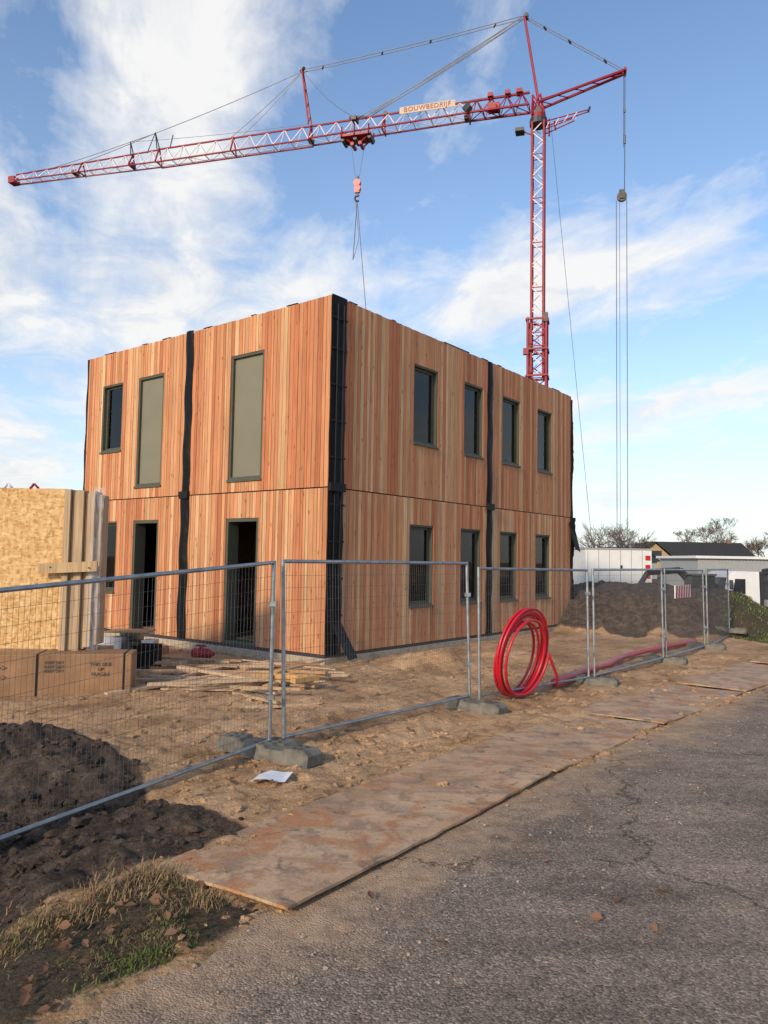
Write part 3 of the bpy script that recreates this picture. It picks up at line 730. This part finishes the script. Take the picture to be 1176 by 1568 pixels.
fc=bpy.data.curves.new('banner_lettering','FONT');fc.body='BOUWBEDRIJF';fc.size=.40;fc.align_x='CENTER';fc.align_y='CENTER';fc.extrude=.006;fc.space_character=1.12
fc.materials.append(M_maroon)
to=link(bpy.data.objects.new('banner_lettering',fc),crane)
xa=-cd;za=-cn
to.matrix_world=Matrix(((xa.x,0,za.x,0),(xa.y,0,za.y,0),(0,1,0,0),(0,0,0,1)))
to.location=K(6.42,28.67,-.512)

# ------------------------------------------------------------------ fences
M_wire=simple('mesh_wire',(.16,.17,.18),.5,.6)
def fence(a_,b_,za,zb,ht=1.93,lean=(0,0)):
    mb=MB();A=V((a_[0],a_[1],za));B=V((b_[0],b_[1],zb));d=B-A;L=d.length;u=d.normalized()
    ln=V((lean[0],lean[1],0));A0=A+u*.05;B0=B-u*.05
    T=lambda P,h:P+UP*h+ln*(h/2)
    mb.tube(T(A0,.02),T(A0,ht),.021,8);mb.tube(T(B0,.02),T(B0,ht),.021,8)
    mb.tube(T(A0,ht-.02),T(B0,ht-.02),.0205,8);mb.tube(T(A0,.14),T(B0,.14),.019,8)
    n=int(L/.045);
    for i in range(1,n):
        P=A0+(B0-A0)*(i/n);mb.tube(T(P,.14),T(P,ht-.02),.0016,3,1,cap=False)
    z=.25
    while z<ht-.05:
        mb.tube(T(A0,z),T(B0,z),.0018,3,1,cap=False);z+=.13
    for h in(.55,1.5): mb.box(T(B0,h)-V((.04,.04,0)),(.08,0,0),(0,.08,0),(0,0,.05),0)
    return mb.build('fence_panel',[M_galv,M_wire])
FP=[((-3.15,5.15),(-1.10,7.91),-.27,0,1.97),((-1.03,7.98),(1.26,10.66),.0,.0,1.98),((1.34,10.70),(3.48,12.78),-.02,-.04,1.93),
    ((3.55,12.85),(5.72,15.52),-.03,-.03,1.93),((5.78,15.6),(7.62,18.05),-.03,-.05,1.93),((7.7,18.1),(9.5,20.9),-.05,-.05,1.95),((-5.2,2.3),(-3.2,5.05),-.3,-.27,1.97)]
for k,(a_,b_,za,zb,h) in enumerate(FP): fence(a_,b_,za,zb,h,(.0,.02) if k==0 else ((-.06,.02) if k==1 else (-.03,.01)))
def foot(x,y,ang,z=None,col=M_conc2):
    mb=MB();L,W,Hh=.42,.13,.075
    prof=[(-L,0),(-L,.10),(-L+.05,.15),(-.13,.15),(-.11,.12),(.11,.12),(.13,.15),(L-.05,.15),(L,.10),(L,0)]
    n=len(prof)
    for s in(-W,W):
        for q in prof:
            mb.v.append(V((q[0],s*(1 if q[1]<.1 else .9),q[1])))
    for i in range(n):
        j=(i+1)%n;mb.f.append([i,j,n+j,n+i])
    mb.f.append(list(range(n))[::-1]);mb.f.append([n+i for i in range(n)]);mb.m=[0]*len(mb.f);mb.c=[(1,1,1,1)]*len(mb.f)
    for px in(-.28,-.2,.2,.28):
        for s in(-.05,.05): mb.tube((px,s,.151),(px,s,.157),.022,8,1)
    o=mb.build('fence_foot_block',[col,M_dark],bevel=.012)
    o.location=(x,y,(gz(x,y) if z is None else z)-.01);o.rotation_euler=(random.uniform(-.03,.03),random.uniform(-.03,.03),ang);return o
foot(-.98,7.68,math.radians(-32),.0);foot(-1.28,8.02,math.radians(-20),-.01);foot(1.28,10.42,math.radians(-38),-.02)
foot(3.5,12.75,math.radians(-25));foot(5.75,15.55,math.radians(-30));foot(7.66,18.08,math.radians(-30));foot(9.5,20.9,math.radians(-30));foot(-3.17,5.1,math.radians(-30))

# ------------------------------------------------------------------ red hose coil and pipe
hc=MB();cc=V((2.07,11.25,.67));ha=math.radians(50)
hx=V((math.cos(ha),math.sin(ha),0));hn=V((-math.sin(ha),math.cos(ha),0))
P=[];turns=11;S=40
offs=[random.uniform(-.15,.15) for _ in range(turns+1)];rads=[random.uniform(.47,.66) for _ in range(turns+1)]
phs=[random.uniform(0,6.28) for _ in range(turns+1)]
for i in range(turns*S+1):
    t=i/S*2*math.pi;k=min(turns-1,int(i/S));u=i/S-k;u=u*u*(3-2*u)
    L_=lambda A:A[k]*(1-u)+A[k+1]*u
    rad=L_(rads);off=L_(offs)+.035*math.sin(t+phs[3])
    p=cc+hx*(rad*.96*math.cos(t))+UP*(rad*1.03*math.sin(t)-(.66-rad)*.55)+hn*(off-.10*math.sin(t))
    if p.z<.05:p.z=.05+random.random()*.004
    P.append(p)
hc.path(P,.0205,8)
hc.path([P[-1],P[-1]+V((.15,.1,-.35)),V((2.75,12.0,.08)),V((3.3,12.9,.05)),V((4.0,13.6,.05)),V((4.6,14.6,.05))],.022,8)
hc.build('red_hose_coil',[M_hose],smooth=True)
pm=MB();pp=[(2.75,12.15,.10),(3.4,13.2,.11),(4.2,14.4,.08),(5.1,15.9,.09),(6.3,17.3,.10),(7.7,18.9,.09)]
fin=[]
for i in range(len(pp)-1):
    for k in range(6):
        u=k/6;fin.append(V(pp[i]).lerp(V(pp[i+1]),u)+V((.03*math.sin(i+u*3),0,.01*math.sin(4*u))))
fin.append(V(pp[-1]))
pm.path(fin,.06,10);pm.tube(fin[-1],fin[-1]+V((.06,.1,0)),.07,10);pm.tube(fin[0],fin[0]-V((.02,.03,0)),.066,10);pm.build('red_drain_pipe',[M_hose],smooth=True)

# ------------------------------------------------------------------ OSB stack, box, planks
osb=empty('osb_wall_panel_stack')
mb=MB()
mb.box((-7.6,11.40,.58),(2.80,.03,0),(0,.05,0),(0,0,2.40));mb.box((-7.6,11.46,.58),(2.80,.03,0),(0,.05,0),(0,0,2.37))
mb.build('osb_board',[M_osb],osb)
mb=MB()
x=-4.795
for i,(w,dy,zt) in enumerate([(.10,.0,2.97),(.075,.06,2.94),(.115,.02,2.96),(.065,.08,2.92),(.10,.03,2.95),(.08,.10,2.90)]):
    f=random.uniform(.8,1.05);mb.box((x,11.36+dy,.50+.03*i),(w-.008,0,0),(0,.3,0),(0,0,zt-.5-.03*i),0,(.50*f,.36*f,.22*f,random.random()));x+=w
mb.build('studs',[M_planks],osb,colattr=True,bevel=.003)
mb=MB();mb.box((-5.10,11.26,1.70),(.86,.02,.05),(0,.045,0),(0,0,.15),0,(.52,.36,.2,.3));mb.build('cross_plank',[M_planks],osb,colattr=True)
mb=MB()
for dx in(-.05,-.62): mb.tube((-4.6+dx+.3,11.262,1.80),(-4.6+dx+.3,11.25,1.80),.012,8)
mb.build('screws',[M_dark],osb)
mb=MB();N=40
for i in range(N+1):
    for j in range(4):
        z=.58+2.42*i/N;mb.v.append(V((-4.38+.048*j+.008*math.sin(i*.5+j)+(.03 if i>37 else 0),11.345-.012*random.random()+.03*j,z)))
for i in range(N):
    for j in range(3):
        q=i*4+j;mb.f.append([q,q+1,q+5,q+4]);mb.m.append(0);mb.c.append((1,1,1,1))
mb.build('plastic_wrap',[M_film],osb,smooth=True)
mb=MB()
for x_,c_ in((-7.0,0),(-5.75,0),(-5.35,1)):
    mb.tube((x_,11.43,2.97),(x_+.05,11.45,3.05),.02,6,c_);mb.tube((x_+.05,11.45,3.05),(x_+.12,11.45,2.98),.018,6,c_)
mb.build('lifting_straps',[M_white,M_red],osb,smooth=True)
bxm=empty('wrapped_timber_beam')
mb=MB();u=V((1.5,.28,0)).normalized();w=V((-u.y,u.x,0));o0=V((-3.62,11.12,-.03))
mb.box(o0-u*4.0,u*4.0,w*.55,UP*.60,0);
mb.build('beam_body',[simple('brown_wrap',(.26,.14,.065),.55,0,.3,2,.6,6)],bxm,bevel=.015)
mb=MB();
for k in(.12,1.3,2.4): mb.box(o0-u*k-w*.004,u*.03,w*.56,UP*.604,0)
mb.build('beam_straps',[M_strap],bxm)
for tx,bd,zz,sz in((-.42,'THIS SIDE\nUP\nFRAGILE',.38,.07),(-1.05,'KEEP DRY\nKEEP DRY\nKEEP DRY',.42,.06),(-1.75,'>>\n>>',.34,.13)):
    fc=bpy.data.curves.new('beam_print','FONT');fc.body=bd;fc.size=sz;fc.materials.append(M_dark);fc.extrude=.001;fc.align_x='CENTER';fc.align_y='CENTER'
    to=link(bpy.data.objects.new('beam_print',fc),bxm)
    to.matrix_world=Matrix(((u.x,0,-w.x,0),(u.y,0,-w.y,0),(0,1,0,0),(0,0,0,1)));to.location=o0+u*tx-w*.006+UP*zz
mb=MB();mb.box((-7.5,11.35,-.05),(.3,0,0),(0,.5,0),(0,0,.6),0);mb.box((-5.0,11.62,.50),(.8,0,0),(0,.4,0),(0,0,.08),0);mb.build('bearers',[M_stud],bxm)
mb=MB()
def plank(x,y,z,ang,L,w,h,tilt=0,c=None):
    d=V((math.cos(ang),math.sin(ang),tilt));n=V((-math.sin(ang),math.cos(ang),0));f=random.uniform(.85,1.1)
    c=c or random.choice([(.52,.38,.25),(.58,.42,.27),(.48,.33,.2),(.42,.25,.13)])
    mb.box(V((x,y,z))-d*L/2-n*w/2,d*L,n*w,UP*h,0,(c[0]*f,c[1]*f,c[2]*f,random.random()))
for i in range(42):
    x_=random.uniform(-3.9,-1.4);y_=11.9+random.uniform(-.6,1.9)+(-x_-2.6)*.4
    plank(x_,y_,gz(x_,y_)+.03+.06*random.random()*(i%3),random.choice([-.35,-.2,.1,.9,2.4])+random.uniform(-.25,.25),random.uniform(.5,2.2),random.choice([.045,.07,.09,.12]),random.choice([.02,.04,.045]),random.uniform(-.04,.06))
for i in range(14):
    x_=random.uniform(-2.0,-1.1);y_=random.uniform(11.5,12.5)
    plank(x_,y_,gz(x_,y_)+.04*(i%4),random.uniform(0,3.1),random.uniform(.2,.6),.1,.07,0,(.62,.36,.14))
for x_,y_,a_ in((-1.75,10.75,-.75),(-1.35,10.5,.3),(-1.9,11.3,-.6),(-3.3,12.1,-.12)): plank(x_,y_,gz(x_,y_)+.03,a_,1.0,.08,.04)
mb.build('timber_offcuts_pile',[M_planks],colattr=True,bevel=.003)
mb=MB();x_,y_=-4.15,13.6
mb.box((x_-.2,y_-.2,.0),(.4,0,0),(0,.03,0),(0,0,.42));mb.box((x_-.2,y_+.17,.0),(.4,0,0),(0,.03,0),(0,0,.42));mb.box((x_-.2,y_-.17,0),(.03,0,0),(0,.34,0),(0,0,.42));mb.box((x_+.17,y_-.17,0),(.03,0,0),(0,.34,0),(0,0,.42))
mb.box((x_-.23,y_-.23,.39),(.46,0,0),(0,.025,0),(0,0,.04));mb.box((x_-.17,y_-.17,.01),(.34,0,0),(0,.34,0),(0,0,.02));mb.build('black_crate',[M_strap],bevel=.008)
pl=empty('loaded_pallet');mb=MB()
for k in range(5): mb.bx(-5.6,-4.4,14.9+k*.2,15.05+k*.2,.12,.145)
for k in range(3): mb.bx(-5.6+k*.55,-5.5+k*.55,14.9,15.85,.0,.118)
mb.build('pallet',[M_stud],pl)
mb=MB();
for (a_,b_,c_,d_,e_,m_) in((-5.55,-5.1,15.0,15.4,.38,0),(-5.05,-4.75,15.0,15.5,.30,1),(-4.7,-4.45,14.95,15.3,.34,0),(-5.3,-4.9,15.45,15.8,.46,2)): mb.bx(a_,b_,c_,d_,.148,e_,m_)
mb.bx(-5.45,-4.6,14.97,15.6,.47,.50,3);mb.build('packages',[M_white,M_frame,M_galv,M_stud],pl,bevel=.02)
mb=MB();mb.tube((-3.65,14.9,.12),(-3.35,14.8,.12),.1,12);mb.tube((-3.35,14.8,.12),(-3.22,14.76,.12),.1,12,r2=.03);mb.tube((-3.5,14.85,.2),(-3.5,14.85,.28),.03,8);mb.tube((-3.6,14.88,.27),(-3.4,14.82,.27),.02,8);mb.build('red_fuel_can',[M_red],smooth=True)
mb=MB();zz=gz(-1,6.9)+.04
N=6
for i in range(N+1):
    for j in range(N+1):
        u_,v_=i/N,j/N;mb.v.append(V((-1.14+.30*u_+.05*v_,6.80+.22*v_+.07*u_,zz+.02*math.sin(u_*5)+.03*v_*u_+.006*random.random())))
for i in range(N):
    for j in range(N): q=i*(N+1)+j;mb.f.append([q,q+N+1,q+N+2,q+1]);mb.m.append(0);mb.c.append((1,1,1,1))
mb.build('paper_sheet',[simple('paper_white',(.66,.68,.70),.7,0,.08)])

# ------------------------------------------------------------------ background right
tr=empty('site_trailer');mb=MB()
mb.bx(9.3,12.35,35,40,.75,2.62,0);mb.bx(9.26,12.39,34.96,40.04,2.62,2.68,1)
for k in range(6): mb.bx(9.4+k*.5,9.42+k*.5,34.985,35,.8,2.6,1)
mb.bx(10.9,11.0,34.97,34.99,1.75,1.9,2);mb.tube((10,35.5,.0),(10,35.7,.0),.35,14,3);mb.tube((11.6,35.5,.0),(11.6,35.7,.0),.35,14,3);mb.bx(9.4,12.3,35,40,.35,.748,4)
for k in range(4): mb.box((12.05,34.95,.9+k*.42),(.22,0,0),(0,.01,0),(0,0,.2),5)
mb.build('trailer_body',[M_wpaint,M_grey,M_glassdark,M_rubber,M_dark,M_bred],tr)
tk=empty('flatbed_truck');mb=MB()
def cab(x,y):
    pr=[(0,.6),(0,1.5),(.14,2.45),(.4,2.62),(1.45,2.62),(1.5,.6)];b=len(mb.v);n=len(pr)
    for yy in(0,2.3):
        for q in pr: mb.v.append(V((x+q[0],y+yy,q[1]-.15)))
    for i in range(n): j=(i+1)%n;mb.f.append([b+i,b+j,b+n+j,b+n+i])
    mb.f.append([b+i for i in range(n)][::-1]);mb.f.append([b+n+i for i in range(n)])
    mb.m+=[0]*(n+2);mb.c+=[(1,1,1,1)]*(n+2)
    mb.poly([(x+.3,y-.01,1.5),(x+.85,y-.01,1.5),(x+.85,y-.01,2.15),(x+.4,y-.01,2.15)],1)
    mb.poly([(x-.01,y+.2,1.4),(x+.125,y+.2,2.2),(x+.125,y+2.1,2.2),(x-.01,y+2.1,1.4)],1)
    mb.bx(x-.1,x+.1,y,y+2.3,.3,.6,2);mb.bx(x+.05,x+1.0,y-.03,y-.005,.45,.75,2)
    mb.tube((x+.12,y-.25,1.7),(x+.12,y-.25,2.1),.08,6,2)
cab(14.85,33)
mb.bx(16.6,24,33.1,35.2,.75,.95,2);mb.bx(16.7,24,33.1,35.2,.96,1.25,3)
for x_ in(15.6,18.6,21.6,22.8):
    for y_ in(33.05,34.95): mb.tube((x_,y_,.45),(x_,y_+.28,.45),.46,18,4)
    mb.tube((x_,33.03,.45),(x_,33.06,.45),.2,12,0)
mb.bx(16.45,16.9,33.4,34.9,.95,2.3,2);mb.tube((16.7,34.1,2.3),(19.0,34.1,2.8),.13,6,2);mb.tube((19.0,34.1,2.8),(17.0,34.1,2.5),.1,6,2)
mb.build('truck_body',[M_wpaint,M_glassdark,M_dark,M_grey,M_rubber],tk,bevel=.02);tk.location=(0,0,-.75)
mb=MB();mb.bx(18.2,26,44,50,-.8,2.35,0);mb.bx(18.0,26.2,43.8,50.2,2.35,2.5,1)
for k in range(38): mb.bx(18.25+k*.2,18.33+k*.2,43.97,44,-.5,2.3,0)
mb.build('site_container',[M_grey,M_wpaint])
ex=empty('mini_excavator');mb=MB()
mb.bx(12.9,15.2,29.6,30.2,.0,.5,2);mb.bx(12.9,15.2,31.2,31.8,.0,.5,2);mb.bx(13.1,15.0,29.9,31.5,.55,1.15,0)
mb.bx(13.2,14.1,30.0,30.9,1.15,2.1,1);mb.bx(13.15,14.15,29.95,30.95,2.1,2.18,0)
P=[(14.2,31.1,1.1),(13.0,30.8,2.3),(11.6,30.5,2.2),(11.0,30.4,1.3)]
for q,w_ in zip(zip(P,P[1:]),(.16,.14,.11)): mb.tube(q[0],q[1],w_,6,3)
mb.box((10.7,30.1,.9),(.6,0,0),(0,.6,0),(.1,0,.4),2)
mb.build('excavator_body',[M_machine,M_glassdark,M_rubber,M_dark],ex,bevel=.03);ex.location=(-1.0,0,-.55)
sb=empty('striped_warning_board');mb=MB();o=V((6.08,15.90,1.28));uu=V((.6,.8,0))
mb.box(o,uu*1.15,V((.016,-.012,0)),UP*.27,0)
for k in range(6):
    s0=o+uu*(.02+k*.185)+V((.02,-.0155,0));mb.poly([s0,s0+uu*.095,s0+uu*.155+UP*.27,s0+uu*.06+UP*.27],1)
mb.build('board',[M_wpaint,M_bred],sb)
def house_b(name,x0,x1,y0,y1,ze,zr,wall=M_brick,axis='x'):
    e=empty(name);mb=MB();mb.bx(x0,x1,y0,y1,-.1,ze,0)
    ov=.4
    if axis=='x':
        ym=(y0+y1)/2;A=[(x0-ov,y0-ov,ze-.15),(x1+ov,y0-ov,ze-.15),(x1+ov,ym,zr),(x0-ov,ym,zr)];B=[(x1+ov,y1+ov,ze-.15),(x0-ov,y1+ov,ze-.15),(x0-ov,ym,zr),(x1+ov,ym,zr)]
        mb.poly(A,1);mb.poly(B,1);mb.poly([(x0,y0,ze),(x0,y1,ze),(x0,ym,zr-.15)],0);mb.poly([(x1,y0,ze),(x1,y1,ze),(x1,ym,zr-.15)],0)
        n=int((x1-x0)/1.8)
        for k in range(n):
            xx=x0+.6+k*1.8;mb.bx(xx,xx+.9,y0-.03,y0-.005,.9,min(ze-.5,2.1),2)
        mb.bx(x1-2,x1-1.3,ym-.3,ym+.3,zr-.6,zr+.5,0)
    else:
        xm=(x0+x1)/2
        mb.poly([(x0-ov,y0-ov,ze-.15),(x0-ov,y1+ov,ze-.15),(xm,y1+ov,zr),(xm,y0-ov,zr)],1);mb.poly([(x1+ov,y0-ov,ze-.15),(x1+ov,y1+ov,ze-.15),(xm,y1+ov,zr),(xm,y0-ov,zr)],1)
        mb.poly([(x0,y0,ze),(x1,y0,ze),(xm,y0,zr-.15)],0);mb.bx(xm-1,xm+1,y0-.03,y0-.005,ze-.2,ze+1,2)
    mb.build('house_shell',[wall,M_roof,M_glassdark],e)
M_wally=simple('ochre_render',(.42,.30,.15),.85)
house_b('brick_house',43,58,118,130,2.8,5.6)
house_b('farmhouse',37.5,42.5,112,124,2.9,5.2,M_wally,'y')
house_b('brick_house',60,80,105,118,3.0,6.0)
house_b('bungalow',30,36,100,110,2.4,4.2,M_grey,'x')
def tree(x,y,Hh,name='bare_tree',spread=1.0,seed=0,depth=7,r0=.2,twig=.035):
    R=random.Random(seed);mb=MB()
    def br(p,d,L,r,k):
        q=p+d*L;mb.tube(p,q,r,3 if k>2 else 6,0,r*.7,cap=False)
        if k>=depth:return
        for i in range(R.choice([2,3,3]) if k<depth-1 else 3):
            nd_=(d+V((R.gauss(0,.5*spread),R.gauss(0,.5*spread),R.gauss(.10,.28)))).normalized()
            br(q if R.random()<.5 else p.lerp(q,R.uniform(.4,.95)),nd_,L*R.uniform(.62,.88),max(twig*.5,r*.6),k+1)
    br(V((x,y,-.1)),V((0,0,1)),Hh*.24,r0,0);return mb.build(name,[M_bark])
for k,(x_,y_,h_) in enumerate([(61,150,12.5),(64,152,14),(67,152,13.5),(70,151,12),(74,150,11),(77,150,13),(81,150,13)]): tree(x_,y_,h_,seed=k+1,spread=1.1,twig=.05)
for k,(x_,y_,h_) in enumerate([(25.0,90,7.5),(26.7,93,9),(28.5,95,9),(30.5,96,10),(32,99,9),(33.2,100,8)]): tree(x_,y_,h_,seed=k+20,twig=.03,depth=6)
mb=MB()
for k in range(5200):
    x_=random.uniform(-250,260);y_=random.uniform(205,235);h=random.uniform(.3,1)*(3.2+1.5*math.sin(x_*.05)+1.2*math.sin(x_*.17))
    s=random.uniform(.4,1.1);z=random.uniform(.0,1)*h;t=random.random()*3.14
    a_=V((math.cos(t)*s,math.sin(t)*s,random.uniform(-.4,.4)*s));b_=V((random.uniform(-.3,.3),random.uniform(-.3,.3),1))*s
    p=V((x_,y_,z));mb.poly([p-a_,p+b_,p+a_,p-b_*.6],0,(.07,.07,.055,1))
mb.build('distant_hedge',[M_col],colattr=True)

# ------------------------------------------------------------------ world, sun, camera
SE=math.radians(24)
sx,sy=-.54,-.842
w=bpy.data.worlds.new('World');sc.world=w;w.use_nodes=True;nt=w.node_tree;nt.nodes.clear()
out=nt.nodes.new('ShaderNodeOutputWorld');bg=nt.nodes.new('ShaderNodeBackground');bg.inputs['Strength'].default_value=.13
sk=nt.nodes.new('ShaderNodeTexSky');sk.sky_type='NISHITA';sk.sun_disc=False;sk.sun_elevation=SE;sk.sun_rotation=math.atan2(sx,sy);sk.air_density=1.0;sk.dust_density=.6;sk.ozone_density=1.6
tc=nt.nodes.new('ShaderNodeTexCoord');sp=nt.nodes.new('ShaderNodeSeparateXYZ');nt.links.new(tc.outputs['Generated'],sp.inputs[0])
z=mth(nt,'MAXIMUM',sp.outputs[2],0.0);den=mth(nt,'ADD',z,.12)
px=mth(nt,'DIVIDE',sp.outputs[0],den);py=mth(nt,'DIVIDE',sp.outputs[1],den)
da=(-.28,.96)
al=mth(nt,'ADD',mth(nt,'MULTIPLY',px,da[0]),mth(nt,'MULTIPLY',py,da[1]));ac=mth(nt,'ADD',mth(nt,'MULTIPLY',px,da[1]),mth(nt,'MULTIPLY',py,-da[0]))
def cvec(sa,so,zz):
    cv=nt.nodes.new('ShaderNodeCombineXYZ');nt.links.new(mth(nt,'MULTIPLY',al,sa),cv.inputs[0]);nt.links.new(mth(nt,'MULTIPLY',ac,so),cv.inputs[1]);cv.inputs[2].default_value=zz;return cv.outputs[0]
n1=noise(nt,cvec(.42,1,5.2),1.5,9,.58,.5)
n2=noise(nt,cvec(.8,1,1.3),4.2,8,.62,.5)
n3=noise(nt,cvec(1,1,8.3),9,6,.6,.3)
f=mth(nt,'ADD',mth(nt,'MULTIPLY',n1,.58),mth(nt,'ADD',mth(nt,'MULTIPLY',n2,.30),mth(nt,'MULTIPLY',n3,.12)))
def vdot(v3):
    d=nt.nodes.new('ShaderNodeVectorMath');d.operation='DOT_PRODUCT';nt.links.new(tc.outputs['Generated'],d.inputs[0]);d.inputs[1].default_value=v3;return d.outputs['Value']
def blob(v3,rad,amt):
    global f
    l=math.sqrt(sum(c*c for c in v3));d=vdot(tuple(c/l for c in v3));c0=math.cos(rad)
    k=nt.nodes.new('ShaderNodeMapRange');k.interpolation_type='SMOOTHSTEP';nt.links.new(d,k.inputs[0]);k.inputs[1].default_value=c0;k.inputs[2].default_value=1;k.inputs[3].default_value=0;k.inputs[4].default_value=amt
    f=mth(nt,'ADD',f,k.outputs[0])
def band(nv,width,amt,sgn=1):
    global f
    d=mth(nt,'ABSOLUTE',vdot(nv));k=nt.nodes.new('ShaderNodeMapRange');k.interpolation_type='SMOOTHSTEP';nt.links.new(d,k.inputs[0]);k.inputs[1].default_value=width;k.inputs[2].default_value=0;k.inputs[3].default_value=0;k.inputs[4].default_value=amt
    g_=nt.nodes.new('ShaderNodeMapRange');nt.links.new(sp.outputs[0],g_.inputs[0]);g_.inputs[1].default_value=-.02;g_.inputs[2].default_value=.12
    f=mth(nt,'ADD',f,mth(nt,'MULTIPLY',k.outputs[0],g_.outputs[0]))
blob((-.29,.96,.70),.24,.09);blob((-.30,.97,.48),.20,.05);blob((-.46,.97,.36),.26,.08);blob((-.15,.98,.33),.20,.07);blob((-.4,.98,.16),.3,.05)
blob((-.42,.97,.56),.13,-.08);blob((-.12,.98,.50),.13,-.06)
band((.173,.303,-.937),.075,.13);band((.107,.172,-.979),.05,.10);blob((.5,.98,.75),.35,-.10);blob((.03,.98,.62),.14,-.05);blob((.25,.98,.05),.2,.03)
cl=ramp(nt,f,[(.50,(0,0,0)),(.56,(.36,)*3),(.66,(.95,)*3)])
skc=mixc(nt,1,sk.outputs[0],(1.36,1.52,1.66),'MULTIPLY')
cloudc=ramp(nt,n2,[(.32,(5.9,6.05,6.4)),(.58,(7.4,7.35,7.25))])
hz=ramp(nt,z,[(0,(.75,)*3),(.10,(.42,)*3),(.30,(.14,)*3),(.6,(.02,)*3)])
c=mixc(nt,hz,skc,(6.3,6.5,6.8))
c=mixc(nt,cl,c,cloudc)
nt.links.new(c,bg.inputs[0]);nt.links.new(bg.outputs[0],out.inputs[0])
sl=bpy.data.lights.new('sun','SUN');sl.energy=3.5;sl.angle=math.radians(5);sl.color=(1,.80,.58)
so=link(bpy.data.objects.new('sun',sl));so.rotation_euler=V((sx*math.cos(SE),sy*math.cos(SE),math.sin(SE))).to_track_quat('Z','Y').to_euler()
cam=bpy.data.cameras.new('camera');co=link(bpy.data.objects.new('camera',cam))
cam.sensor_fit='VERTICAL';cam.sensor_height=36;cam.sensor_width=27;cam.lens=26.7;cam.clip_start=.05;cam.clip_end=4000
p=math.radians(3.55);r=math.radians(.95)
co.matrix_world=Matrix.Translation((0,0,2))@Matrix.Rotation(math.pi/2+p,4,'X')@Matrix.Rotation(r,4,'Z')
sc.camera=co
